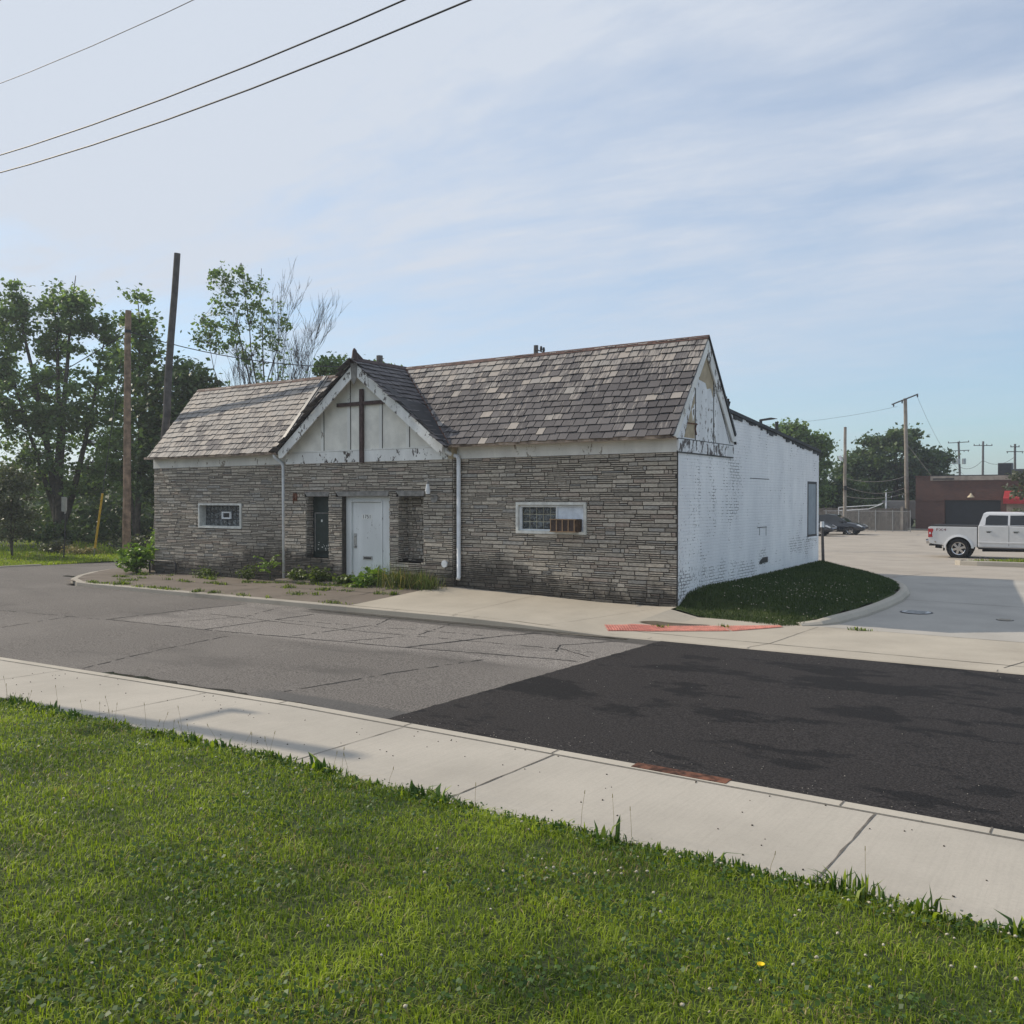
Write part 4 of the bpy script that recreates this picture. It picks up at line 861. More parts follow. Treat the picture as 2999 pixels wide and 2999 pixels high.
tree('tree', 'open many stemmed maple with sparse leaf tufts behind the left roof', (-28.7, 14.2, -.3),
     [((-2.3, .2, 14.3), .4, 1), ((-1.2, 0, 14.4), .3, 1), ((-.3, .3, 14.2), .2, 1), ((-3.1, -.2, 11.6), .4, .8), ((-3.8, .2, 8.9), .4, .8), ((.6, .2, 12.8), .3, .9), ((1.2, 0, 11.5), .2, .8), ((-1.8, .4, 12.4), .5, .8)],
     [(-2.20, 0.00, 13.10, 0.57, 0.52, 1.46, 48), (-1.20, 0.00, 13.00, 0.54, 0.52, 1.46, 45), (-0.35, 0.20, 12.40, 0.68, 0.65, 1.46, 42), (-3.00, 0.00, 10.90, 0.68, 0.65, 1.01, 40), (-3.70, 0.00, 8.90, 0.81, 0.65, 0.67, 39), (-2.20, 0.00, 10.90, 0.94, 0.78, 1.12, 45), (-1.20, 0.00, 10.40, 1.35, 0.91, 1.34, 45), (0.50, 0.00, 11.20, 0.74, 0.65, 1.23, 33), (0.20, 0.00, 9.20, 1.35, 0.91, 1.34, 33), (-2.90, 0.00, 8.00, 1.49, 0.91, 0.90, 30), (-3.30, 0.00, 6.60, 1.35, 0.91, 0.78, 24), (0.60, 0.00, 7.40, 1.22, 0.91, 0.90, 18), (-1.80, 0.00, 7.00, 2.16, 1.04, 0.90, 24)], M_LEAF, seed=19, leaf=.088, per=11, spread=.15, trunk_r=.085, group=G2, up=.1)
def dead_tree(label, base, H, seed, lean, r0=.11, width=.5):
    rd = random.Random(seed); m = MB()
    def grow(p, d, L, r, lv):
        n = 5; pts = [p]; q = p.copy(); dd = d.copy()
        for i in range(n):
            dd = (dd+Vector((rd.gauss(0, .10), rd.gauss(0, .10), .05))).normalized(); q = q+dd*(L/n); pts.append(q.copy())
        m.tube(pts, [r*(1-.62*i/n) for i in range(n+1)], 5 if lv < 2 else 3, cap=False)
        if lv >= 4 or r < .005: return
        for _ in range(rd.randint(5, 7) if lv < 3 else 3):
            s = rd.uniform(.35, 1); i = min(n-1, int(s*n)); a = pts[i].lerp(pts[i+1], s*n-i)
            nd = (dd*1.0+Vector((rd.uniform(-1, 1)*width, rd.uniform(-1, 1)*width, rd.uniform(.0, .5)))).normalized(); grow(a, nd, L*rd.uniform(.40, .62), max(.009, r*(1-.55*s)*.55), lv+1)
    grow(Vector(base), Vector((lean, 0, 1)).normalized(), H*.56, r0, 0)
    t = thing('tree', label, 'tree', base, G2); m.build('trunk', M_BARKG, t); return t
dead_tree('bare dead tree with straight upright twigs right of the leafy maple', (-30.3, 14.5, -.3), 15.2, 4, .02, .13, .55)
dead_tree('lower bare dead tree with spreading twigs left of the front gable', (-29.2, 15.2, -.3), 11.4, 9, .04, .13, .72)
tree('tree', 'leafy green tree top peeking out just left of the front gable peak', (-24.4, 14.8, -.3), [((0, 0, 9), .2, 1), ((.5, 0, 8.6), .2, .7)], [(-.1, 0, 8.4, .95, .8, 1.0, 26), (0, 0, 6.6, 1.2, 1, 1.2, 24)], M_LEAF, seed=27, leaf=.11, per=70, spread=.25, trunk_r=.12, group=G2)
tree('tree', 'small leafy tip behind the front gable beside a pole stub', (-22.9, 16.2, -.3), [((0, 0, 8.9), .1, 1)], [(0, 0, 8.7, .62, .5, .45, 13), (0, 0, 7.4, .8, .7, .8, 12)], M_LEAF, seed=29, leaf=.10, per=60, spread=.2, trunk_r=.1, group=G2)
G3 = 'trees behind the parking lot'
tree('tree', 'light green tree rising just right of the white brick wall', (-16.2, 63.8, -.5), [((0, 0, 9.2), .3, 1), ((-1.4, 0, 8.6), .3, .7), ((1.6, 0, 7.4), .3, .7)], [(-.9, 0, 8.3, 1.3, 1.3, 1.1, 32), (1.1, 0, 7.3, 1.2, 1.2, 1.0, 28), (0, 0, 5.4, 2.4, 2, 2.0, 60), (.5, 0, 2.6, 2.4, 2, 1.8, 46)], M_LEAF, seed=31, leaf=.17, per=75, spread=.42, trunk_r=.22, group=G3)
tree('tree', 'broad dome shaped dark tree behind the fence and the tall pole', (-10.9, 76.9, -.5), [((0, 0, 8.6), .3, 1.2), ((-3.2, 0, 7), .4, .9), ((3.0, .3, 7.4), .4, .9), ((1, -.4, 8.3), .3, .8)], [(0, 0, 6.6, 4.0, 3.2, 2.7, 120), (-3.2, 0, 4.6, 2.6, 2.6, 2.6, 80), (3.3, 0, 4.6, 2.6, 2.4, 2.8, 80), (0, -.5, 3.0, 5.2, 2.8, 2.4, 90)], M_LEAFD, seed=35, leaf=.19, per=85, spread=.48, trunk_r=.4, group=G3)
tree('tree', 'low bushy tree behind the dark parked cars', (-13.4, 66.6, -.5), [((0, 0, 3.4), .2, 1)], [(0, 0, 2.8, 2.2, 1.6, 1.7, 60), (1.6, -2, 1.6, 1.2, 1, 1.0, 22)], M_LEAFD, seed=38, leaf=.15, per=80, spread=.36, trunk_r=.12, group=G3)
tree('tree', 'loose small tree standing before the red awning at the right edge', (2.75, 52.0, -.45), [((-.2, 0, 4.7), .2, 1), ((-.9, 0, 4.0), .2, .7), ((.9, 0, 4.2), .2, .7)], [(0, 0, 4.0, 1.3, 1.0, .7, 18), (-.5, 0, 3.1, 1.4, 1, .5, 12), (-.2, 0, 1.6, 1.2, 1, .4, 9)], M_LEAFG, seed=41, leaf=.12, per=34, spread=.24, trunk_r=.09, group=G3)
# far-off undergrowth reads as one dark mass
def mass(name, boxes, mat, seed, leaf, label, cat, per=2600):
    rg = np.random.default_rng(seed); PT = []
    for (x0, x1, y0, y1, z0, z1, n) in boxes:
        u = rg.uniform(size=(n, 3)); p = np.column_stack([x0+(x1-x0)*u[:, 0], y0+(y1-y0)*u[:, 1], z0+(z1-z0)*u[:, 2]**1.15])
        h = np.array([.62+.38*mnoise.noise((a*.35, b*.35, seed)) for a, b in p[:, :2]]); p[:, 2] = z0+(p[:, 2]-z0)*h; PT.append(p)
    P = np.concatenate(PT); V, F = leaf_quads(P, leaf, rg, .3); o = np_mesh(name, V, F, mat, np.clip(rg.normal(.35, .22, len(P)), 0, 1)); return stuff(o, label, cat)
mass('undergrowth', [(-72, -34, 17, 30, -.4, 6.0, 26000), (-62, -36, 10, 18, -.4, 2.6, 9000), (-36, -21, 17, 26, -.4, 5.2, 12000)], M_LEAFD, 51, .20, 'dark undergrowth filling the space behind the big trees at the left', 'undergrowth')
mass('distant_wood', [(-70, -18, 95, 120, -.6, 5.0, 9000), (-6, 70, 120, 150, -.6, 4.6, 9000), (-260, -60, 60, 120, -.6, 9, 14000)], M_LEAFD, 53, .5, 'distant line of trees along the horizon behind the lot', 'wood')
def bush(name, label, base, r, h, n, mat, seed, leaf, cat='bush', group=None, lean=(0, 0)):
    rg = np.random.default_rng(seed); rd = random.Random(seed); t = thing(name, label, cat, base, group); m = MB(); PT = []
    for k in range(max(6, n//34)):
        a = rd.uniform(0, 6.28); q = rd.uniform(.2, 1)**.6; tip = Vector((math.cos(a)*r*q+lean[0], math.sin(a)*r*q+lean[1], h*rd.uniform(.45, 1)*(1.05-.5*q))); b = Vector(base)
        mid = b+tip*.5+Vector((0, 0, h*.12)); m.tube([b, mid, b+tip], [.012, .009, .004], 4, cap=False)
        for s in np.linspace(.25, 1, max(3, n*60//max(60, n)//4)): 
            p = b+Vector((tip.x*s, tip.y*s, tip.z*s+h*.12*math.sin(math.pi*s)*2*.5))
            for _ in range(4): PT.append((p.x+rd.gauss(0, .06+leaf*.7), p.y+rd.gauss(0, .06+leaf*.7), max(base[2]+.01, p.z+rd.gauss(0, .05+leaf*.5))))
    m.build('stem', M_WEED, t); P = np.array(PT); V, F = leaf_quads(P, leaf, rg, .5); np_mesh('foliage', V, F, mat, np.clip(rg.normal(.5, .25, len(P)), 0, 1), t); return t
bush('vine_bush', 'bright green vine bush spilling over the walk at the left corner of the chapel', (-17.75, -.28, -.2), .72, 1.15, 520, M_VINE, 61, .075)
bush('vine_bush', 'thinner leggy vine climbing the left end wall behind the bright bush', (-17.75, .35, -.2), .42, 1.6, 240, M_VINE, 62, .055)
bush('bush', 'low bush on the verge right behind the yellow guy wire guard', (-28.6, 6.4, -.3), 1.0, 1.1, 480, M_LEAFG, 64, .07, group='bushes on the verge')
bush('bush', 'dim low bush left of the sign post on the verge', (-31.2, 4.6, -.3), .9, .8, 380, M_LEAFG, 65, .07, group='bushes on the verge')
bush('bush', 'dry brown tinged bush behind the sign post', (-29.6, 4.9, -.3), .9, .6, 420, M_DRY, 66, .04, group='bushes on the verge')
bush('bush', 'wide dark bush at the foot of the big maple', (-36, 7.6, -.3), 1.8, 1.5, 600, M_LEAFD, 67, .11, group='bushes on the verge')
# ------------------------------------------------------------------ blades
def blades(name, P, h, w, mats, seed, tone, mi=None, lean=.55):
    rg = np.random.default_rng(seed); n = len(P); a = rg.uniform(0, 2*np.pi, n); d = np.column_stack([np.cos(a), np.sin(a), np.zeros(n)]); s = np.column_stack([-np.sin(a), np.cos(a), np.zeros(n)])
    hh = (h*rg.uniform(.55, 1.25, n))[:, None]; ww = (w*rg.uniform(.7, 1.3, n))[:, None]; ln = np.abs(rg.normal(0, lean, n))[:, None]
    V = np.empty((n, 5, 3)); V[:, 0] = P-s*ww*.5; V[:, 1] = P+s*ww*.5
    mid = P+d*hh*ln*.35; mid[:, 2] += hh[:, 0]*.6; V[:, 2] = mid+s*ww*.42; V[:, 3] = mid-s*ww*.42
    tip = P+d*hh*ln; tip[:, 2] += hh[:, 0]*np.clip(1-.35*ln[:, 0], .35, 1); V[:, 4] = tip
    b = (np.arange(n)*5)[:, None]; F = np.concatenate([b+np.array([0, 1, 2]), b+np.array([0, 2, 3]), b+np.array([3, 2, 4])]).astype(np.int32)
    return np_mesh(name, V.reshape(-1, 3), F, mats, np.tile(tone, 3), None, None if mi is None else np.tile(mi, 3))
def vnoise(x, y, s, z=0): return np.array([mnoise.noise((a*s, b*s, z)) for a, b in zip(x, y)])
def vz(f, x, y): return np.array([f(a, b) for a, b in zip(x, y)])
N = 420000; d = NP.uniform(1.9, 17, N); az = yaw+NP.uniform(-R(44), R(44), N); x = CAMLOC.x+np.sin(az)*d; y = CAMLOC.y+np.cos(az)*d; k = (y < YG+.02)&(x > -12); x, y, d = x[k], y[k], d[k]
nz = vnoise(x, y, .9, 4); n2 = vnoise(x, y, 3.0, 9); P = np.column_stack([x, y, vz(z_lawn, x, y)])
tone = np.clip(.42+.42*nz+.30*n2+NP.normal(0, .22, len(x)), 0, 1); dry = (NP.uniform(size=len(x)) < np.clip(.05+.22*(vnoise(x, y, 1.3, 21)-.1), .02, .2)).astype(int)
stuff(blades('lawn_grass', P, .040*(1+.35*n2)+.022*(y > YG-.25), .0036+.0004*d, [M_GRASS, M_DRY], 71, tone, dry, 1.05), 'short sunlit grass of the lawn in front', 'grass')
# clover leaves, clover heads, ragged edge growth
N = 52000; d = NP.uniform(1.9, 15, N); az = yaw+NP.uniform(-R(44), R(44), N); x = CAMLOC.x+np.sin(az)*d; y = CAMLOC.y+np.cos(az)*d
pk = vnoise(x, y, 1.1, 33)+.9*np.exp(-np.maximum(0, YG-y)/.35); k = (y < YG+.04)&(pk > .12); x, y = x[k], y[k]
P = np.column_stack([x, y, vz(z_lawn, x, y)+NP.uniform(.03, .075, len(x))]); V, F = leaf_quads(P, .0115, NP, 1.2, None, .9); stuff(np_mesh('clover_patch', V, F, M_CLOV, np.clip(NP.normal(.5, .25, len(x)), 0, 1)), 'patches of small round clover leaves in the front lawn', 'clover')
def ico(n): 
    bm = bmesh.new(); bmesh.ops.create_icosphere(bm, subdivisions=1, radius=1); v = np.array([q.co[:] for q in bm.verts]); f = np.array([[q.index for q in g.verts] for g in bm.faces]); bm.free(); return v, f
def heads(name, P, r, mat, rg):
    v, f = ico(1); n = len(P); rr = r*rg.uniform(.6, 1.25, n); jit = rg.uniform(.6, 1.25, (n, len(v), 1)); V = P[:, None, :]+v[None]*jit*rr[:, None, None]*np.array([1, 1, .8]); F = f[None]+(np.arange(n)*len(v))[:, None, None]
    return np_mesh(name, V.reshape(-1, 3), F.reshape(-1, 3), mat)
cx, cy = [], []
for _ in range(95):
    d0 = NP.uniform(2.3, 11); a0 = yaw+NP.uniform(-R(32), R(34)); qx, qy = CAMLOC.x+math.sin(a0)*d0, CAMLOC.y+math.cos(a0)*d0; n = NP.integers(1, 5)
    cx += list(qx+NP.normal(0, .22, n)); cy += list(qy+NP.normal(0, .22, n))
n = 150; ex = np.concatenate([NP.uniform(5.3, 8.6, 105), NP.uniform(-4, 5.3, 45)]); cx += list(ex); cy += list(YG-np.abs(NP.normal(.12, .16, n)))
cx, cy = np.array(cx), np.array(cy); k = cy < YG+.03; cx, cy = cx[k], cy[k]
stuff(heads('clover_heads', np.column_stack([cx, cy, vz(z_lawn, cx, cy)+NP.uniform(.055, .10, len(cx))]), .0088, M_PETAL, NP), 'white clover flower heads dotted over the front lawn', 'clover flowers')
N = 7000; x = NP.uniform(-12, 10.5, N); y = YG-np.abs(NP.normal(-.02, .09, N))+.05; P = np.column_stack([x, y, vz(z_lawn, x, np.minimum(y, YG-.02))]); bl = np.clip(.6+vnoise(x, y, 1.7, 40), .2, 1.3)
e = blades('edge_weeds', P, .12*bl, .017, [M_CLOV, M_GRASS], 73, np.clip(NP.normal(.45, .25, N), 0, 1), (NP.uniform(size=N) < .45).astype(int), .7); stuff(e, 'taller ragged weeds along the near edge of the walk', 'weeds')
m = MB()
for _ in range(55):
    x = RND.uniform(-6, 9); y = YG-abs(RND.gauss(.0, .08))+.03; z = z_lawn(x, y-.05); h = RND.uniform(.12, .30); l = (RND.gauss(0, .05), RND.gauss(0, .03))
    m.tube([(x, y, z), (x+l[0]*.4, y+l[1]*.4, z+h*.6), (x+l[0], y+l[1], z+h)], [.0016, .0013, .0011], 3, RND.uniform(.2, .8)); m.tube([(x+l[0], y+l[1], z+h), (x+l[0]*1.1, y+l[1]*1.1, z+h+.025)], [.003, .002], 4, .9)
stuff(m.build('seed_stalks', M_DRY), 'thin dry seed stalks standing up along the edge of the lawn', 'seed stalks')
PT = []; HH = []
for _ in range(60):                                    # broad plantain and dandelion rosettes crowd the edge
    x0_ = RND.uniform(-5, 9); y0_ = YG-abs(RND.gauss(.03, .06)); k_ = RND.randint(6, 15); h_ = RND.uniform(.05, .17)
    for _ in range(k_): PT.append((x0_+RND.gauss(0, .03), y0_+RND.gauss(0, .02), z_lawn(x0_, y0_))); HH.append(h_)
stuff(blades('edge_rosettes', np.array(PT), np.array(HH), .030, [M_CLOV, M_GRASS], 74, np.clip(NP.normal(.6, .25, len(PT)), 0, 1), (NP.uniform(size=len(PT)) < .3).astype(int), .6), 'broad leaved rosettes along the ragged lawn edge', 'weeds')
# the lawn mound in the chapel's shade and its clover
x = NP.uniform(0, 3.5, 60000); y = NP.uniform(-.65, 10.9, 60000); k = np.array([in_poly(a, b, inner) for a, b in zip(x, y)]); x, y = x[k], y[k]; P = np.column_stack([x, y, vz(z_mound, x, y)])
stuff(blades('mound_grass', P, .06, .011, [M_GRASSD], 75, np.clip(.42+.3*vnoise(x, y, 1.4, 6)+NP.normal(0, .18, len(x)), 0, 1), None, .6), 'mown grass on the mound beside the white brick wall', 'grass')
x = NP.normal(1.8, .9, 300); y = NP.normal(2.0, 1.8, 300); k = np.array([in_poly(a, b, inner) for a, b in zip(x, y)])&(vnoise(x, y, 1.1, 12) > -.1); x, y = x[k], y[k]
stuff(heads('mound_clover', np.column_stack([x, y, vz(z_mound, x, y)+.05]), .012, M_PETAL, NP), 'white clover heads on the shaded mound', 'clover flowers')
# verge, island
x = np.concatenate([-25.2-NP.gamma(1.2, 5, 42000), NP.uniform(-26.6, -25.2, 9000)]); y = NP.uniform(-12, 13, 51000); k = x > -60; x, y = x[k], y[k]; P = np.column_stack([x, y, vz(zv, x, y)])
stuff(blades('verge_grass', P, .09+.05*(x < -29.5), .03, [M_GRASS, M_DRY], 77, np.clip(.5+.3*vnoise(x, y, .5, 6)+NP.normal(0, .18, len(x)), 0, 1), (NP.uniform(size=len(x)) < .08).astype(int), .6), 'bright mown grass strip beyond the side street', 'grass')
x = NP.uniform(2.9, 20, 9000); y = 18.2+np.abs(NP.normal(0, 1.2, 9000)); P = np.column_stack([x, y, np.full(9000, z_lot(18.2)+.13)]); k = (y < 21.4)&(x > 2.9+(y-18.2)*.8); stuff(blades('island_grass', P[k], .10, .022, [M_GRASS, M_DRY], 79, np.clip(NP.normal(.4, .2, k.sum()), 0, 1), (NP.uniform(size=k.sum()) < .2).astype(int)), 'patchy weedy grass on the kerbed island by the truck', 'grass')
# weeds at the foot of the facade
def tuft(label, x, y, z, r, n, h, w, mats, seed, lean=.6, name='grass_tuft', cat='weed', group='weeds along the chapel front'):
    rg = np.random.default_rng(seed); P = np.column_stack([rg.normal(x, r, n), rg.normal(y, r*.5, n), np.full(n, z)]); o = blades(name, P, h, w, mats, seed, np.clip(rg.normal(.5, .22, n), 0, 1), (rg.uniform(size=n) < .22).astype(int), lean); return tag(o, label, cat, group)
tuft('tall arching grass clump right of the white door', -7.1, -.42, -.1, .34, 420, .62, .014, [M_WEED, M_DRY], 81, .75)
tuft('spreading grass clump at the end of the old walk beside the right downspout', -6.15, -.55, -.06, .22, 260, .5, .014, [M_WEED, M_DRY], 82, .9)
tuft('dense low grass under the blank right recess', -6.75, -.3, -.1, .34, 420, .45, .013, [M_WEED, M_DRY], 83, .5)
bush('weed', 'large leaved bindweed heap in front of the white door', (-8.0, -.45, -.1), .42, .62, 220, M_VINE, 84, .085, 'weed', 'weeds along the chapel front')
bush('weed', 'leafy weed left of the white door under the meter recess', (-9.75, -.45, -.1), .38, .55, 260, M_WEED, 85, .05, 'weed', 'weeds along the chapel front')
bush('weed', 'dense low weed between the left downspout and the meter recess', (-10.6, -.42, -.1), .45, .36, 260, M_WEED, 86, .045, 'weed', 'weeds along the chapel front')
bush('weed', 'thin wiry weed standing alone before the dark stain of the left wing', (-12.6, -.35, -.14), .36, .55, 140, M_WEED, 87, .03, 'weed', 'weeds along the chapel front')
bush('weed', 'low weed patch below the left window', (-14.6, -.25, -.14), .5, .2, 200, M_WEED, 88, .035, 'weed', 'weeds along the chapel front')
bush('weed', 'weed sprouting at the door step', (-8.75, -.5, -.1), .22, .26, 120, M_WEED, 89, .05, 'weed', 'weeds along the chapel front')
# feathery sapling by the left downspout
t = thing('sapling', 'feathery leaved sapling growing around the foot of the left downspout', 'sapling', (-11.75, -.3, -.12)); m = MB(); LV_ = []; rd = random.Random(5)
for k in range(9):
    a = rd.uniform(0, 6.28); l = rd.uniform(.35, .6); h = rd.uniform(.35, .85); b = Vector((-11.75, -.3, -.12+h*.6)); tip = b+Vector((math.cos(a)*l, math.sin(a)*l*.6, rd.uniform(-.05, .25)))
    m.tube([(-11.75, -.3, -.12), b, b.lerp(tip, .5)+Vector((0, 0, .06)), tip], [.01, .008, .005, .003], 4, cap=False)
    for s in np.linspace(.15, 1, 9):
        p = b.lerp(tip, s)+Vector((0, 0, .06*math.sin(math.pi*s)))
        for q in (-1, 1): LV_.append((p.x-math.sin(a)*.06*q, p.y+math.cos(a)*.06*q, p.z-.02))
m.build('stem', M_WEED, t); LV_ = np.array(LV_); V, F = leaf_quads(LV_, .055, np.random.default_rng(4), .8, None, .4); np_mesh('foliage', V, F, M_VINE, np.clip(NP.normal(.5, .2, len(LV_)), 0, 1), t)
# weeds rooted in the cracks of the old walk: too many to count
PT = []
rd = random.Random(9)
for (xa, xb, yy, n, sp) in ((-17, -6.2, -1.5, 60, .07), (-16.5, -6.1, -3.08, 46, .05), (-12.3, -6.3, -.75, 40, .07), (-15.9, -14.6, -2.2, 16, .12), (-17.2, -13.5, -.6, 30, .12), (-14.6, -13.6, -2.9, 24, .07), (-9, -7.2, -2.3, 12, .06)):
    for _ in range(n):
        cx_, cy_ = rd.uniform(xa, xb), yy+rd.gauss(0, sp)
        if mnoise.noise((cx_*.9, yy, 5)) < -.12: continue
        sx_ = rd.uniform(.03, .17)
        for _ in range(rd.randint(8, 46)): px_, py_ = cx_+rd.gauss(0, sx_), cy_+rd.gauss(0, .055); PT.append((px_, py_, z_ow(px_, max(py_, YK+.1))))
for (cx_, cy_, zz) in ((.55, -1.98, z_nw(.55, -1.98)), (1.5, -1.32, z_nw(1.5, -1.32)), (3.55, -.42, z_nw(3.5, -.42)), (3.7, -.40, z_nw(3.7, -.42))):
    for _ in range(26): PT.append((cx_+rd.gauss(0, .07), cy_+rd.gauss(0, .03), zz))
P = np.array(PT); stuff(blades('crack_weeds', P, .07*np.clip(1+vnoise(P[:, 0], P[:, 1], 2.2, 3), .4, 2), .016, [M_WEED, M_GRASS], 91, np.clip(NP.normal(.5, .25, len(P)), 0, 1), (NP.uniform(size=len(P)) < .3).astype(int), .9), 'low weeds growing in the joints of the old walk', 'weeds')
t = thing('dandelion', 'single yellow dandelion flower in the front lawn', 'flower', (6.18, -13.25, z_lawn(6.18, -13.25))); m = MB(); z = z_lawn(6.18, -13.25); m.tube([(6.18, -13.25, z), (6.18, -13.25, z+.056)], .0022, 5); m.build('stem', M_CLOV, t)
m = MB(); 
for i in range(22): a = i*.2856; m.prism([(6.18, -13.25, z+.055), (6.18+math.cos(a-.12)*.016, -13.25+math.sin(a-.12)*.016, z+.066), (6.18+math.cos(a+.12)*.016, -13.25+math.sin(a+.12)*.016, z+.066)], (0, 0, .003))
m.build('petals', M_YEL, t)

# grit and litter: loose stones on the fresh asphalt, crumbs on the walk
rg = np.random.default_rng(6); n = 240; x = rg.uniform(1.2, 9, n); y = np.where(rg.uniform(size=n) < .8, YN+.06+rg.gamma(1.1, .22, n), rg.uniform(YN+.1, YK, n)); stuff(heads('grit', np.column_stack([x, y, vz(z_road, x, y)+.009]), .0045, M_KERB, rg), 'pale grit scattered on the fresh black asphalt', 'grit')
n = 150; x = rg.uniform(-5, 9, n); y = rg.uniform(YG, YW, n); stuff(heads('litter', np.column_stack([x, y, vz(zw, x, y)+.003]), .007, M_BARK, rg), 'dark crumbs and bits of leaf scattered on the near walk', 'litter')
# ------------------------------------------------------------------ poles and wires
GP = 'wooden utility poles'
def pole(label, base, top, r0, r1, mat, extra=None, group=GP):
    t = thing('utility_pole', label, 'utility pole', base, group); m = MB(); b, e = Vector(base), Vector(top); n = 8; rd = random.Random(int(abs(base[0]*31+base[1])))
    m.tube([b.lerp(e, i/n)+Vector((rd.gauss(0, r0*.06), rd.gauss(0, r0*.06), 0)) for i in range(n+1)], [r0+(r1-r0)*i/n for i in range(n+1)], 12); m.build('shaft', mat, t, smooth=False)
    return t
def arm(t, c, half, ang, w=.10, name='crossarm', ins=(), mat=None):
    d = Vector((math.cos(ang[0])*math.cos(ang[1]), math.sin(ang[0])*math.cos(ang[1]), math.sin(ang[1]))); c = Vector(c); m = MB(); m.tube([c-d*half, c+d*half], w*.6, 4); a = m.build(name, mat or M_POLEG, t)
    for s, up_ in ins:
        p = c+d*half*s; i = MB(); i.tube([p, p+Vector((0, 0, .12*up_)), p+Vector((0, 0, .26*up_))], [.035, .07, .05], 8); i.build('insulator', M_DARK, a)
    return a
p1 = pole('shorter weathered brown pole standing on the grass verge beyond the side street', (-27.3, 5.5, -.35), (-27.1, 5.5, 10.0), .175, .125, M_POLE)
m = MB(); m.tube([(-27.1, 5.5, 9.06), (-27.1, 5.5, 9.18)], .14, 12); m.build('band', M_DARK, p1)
pole('taller leaning grey pole rising behind the left end of the slate roof', (-18.25, .62, -.3), (-16.98, .62, 9.75), .145, .095, M_POLEG)
gw = thing('guy_wire', 'taut guy wire with yellow plastic guard anchored left of the brown pole', 'guy wire', (-27.4, 4.1, -.3))
A, Bq = Vector((-27.4, 4.1, -.3)), Vector((-27.12, 5.36, 7.7)); 
A = Vector((-27.35, 4.05, -.32)); Bq = Vector((-25.35, 4.05, 7.6))
m = MB(); m.tube([A, Bq], .013, 6); m.build('wire', M_CABLE, gw); m = MB(); m.tube([A.lerp(Bq, .055), A.lerp(Bq, .335)], .042, 8); m.build('guard', vmat('yellow_guard', (.52, .32, .03), .55, .2), gw)
m = MB(); m.tube([A.lerp(Bq, -.03), A.lerp(Bq, .05)], .02, 6); m.build('anchor_rod', M_STEEL, gw)
sp = thing('sign_post', 'leaning metal sign post with two narrow plates seen from behind, on the verge', 'sign post', (-27.9, 3.1, -.3))
m = MB(); m.prism([(-27.95, 3.10, -.3), (-27.90, 3.10, -.3), (-27.64, 3.10, 2.18), (-27.69, 3.10, 2.18)], (0, .04, 0)); m.build('post', M_DARK, sp)
m = MB(); m.prism([(-27.96, 3.06, 1.62), (-27.72, 3.06, 1.60), (-27.70, 3.06, 2.20), (-27.94, 3.06, 2.20)], (0, .01, 0)); m.build('plate', M_STEEL, sp)
m = MB(); m.prism([(-27.67, 3.02, 1.60), (-27.63, 3.0, 1.52), (-27.50, 2.98, 1.54), (-27.44, 2.98, 1.66), (-27.42, 2.98, 2.18), (-27.66, 3.02, 2.2)], (0, .01, 0)); m.build('plate', M_STEEL, sp)
def wire(label, pts, r, group='overhead wires', mat=M_CABLE):
    m = MB(); m.tube(pts, r, 5); return tag(m.build('overhead_wire', mat), label, 'wire', group)
def sag(a, b, s, n=14):
    a, b = Vector(a), Vector(b); return [a.lerp(b, i/n)-Vector((0, 0, s*4*(i/n)*(1-i/n))) for i in range(n+1)]
# near line: poles stand beside the walk left and right of the view; the left one throws its shadow along the walk
for lb, px_ in (('near utility pole beside the walk whose shadow falls on the pale slabs', -11.8), ('near utility pole beside the walk east of the lawn', 16.2)):
    t = pole(lb, (px_, -12.75, -.2), (px_, -12.75, 9.9), .16, .12, M_POLE)
    arm(t, (px_, -12.75, 8.2), .9, (R(90), 0), .10, ins=((-.9, 1), (.9, 1)))
par = lambda z0, k, xc=2.2: [(x, -12.6, z0+k*(x-xc)**2) for x in np.linspace(-11.8, 16.2, 29)]
wire('lowest of the dark wires sloping over the top left of the sky', par(5.055, .0086), .0062)
wire('second wire running just above the lowest one at the top left', par(5.228, .0078), .0060)
wire('thinner single wire crossing the top left corner of the sky', par(5.885, .0085), .0032)
wire('short piece of thin wire in the very top left corner', par(6.66, .0080), .0032)
wire('cable running left from the brown pole in front of the tall trees', sag((-27.1, 5.5, 9.12), (-62, 9, 7.4), 1.4), .022)
wire('cable running right from the brown pole down behind the left roof', sag((-27.1, 5.5, 9.12), (-19.85, 13.0, 8.0), .5), .02)
# right-hand poles
def far_pole(label, x, y, z0, top, arms, lean=0, r=.14, mat=M_POLEL):
    t = pole(label, (x+lean, y, z0), (x, y, top), r*1.25, r, mat)
    for (z, half, az, tl, ins) in arms: arm(t, (x+lean*(top-z)/(top-z0), y-.16, z), half, (az, tl), .13, ins=ins)
    return t
tp_ = far_pole('tall pale pole with one tilted crossarm rising above the trees behind the lot', -8.55, 69.0, -.5, 11.0, [(10.9, 1.15, R(8), R(21), ((-.85, -1), (-.2, -1), (.95, -1)))], .25, .15)
sp_ = pole('slim bare grey pole with a floodlight in front of the chain link fence', (-9.36, 51.4, -.5), (-9.36, 51.4, 7.35), .13, .10, M_POLEL)
m = MB(); m.tube([(-9.36, 51.4, 5.05), (-9.62, 51.2, 5.15)], .03, 6); fl = m.build('floodlight', M_STEEL, sp_); m = MB(); m.prism([(-9.62, 51.1, 5.28), (-9.48, 51.1, 4.92), (-9.60, 51.1, 4.86), (-9.80, 51.1, 5.2)], (0, .3, 0)); m.build('lamp_head', M_METALW, fl)
m = MB(); m.tube([(-9.3, 51.3, 2.75), (-9.3, 51.3, 3.05)], .13, 8); m.build('junction_box', M_DARK, sp_)
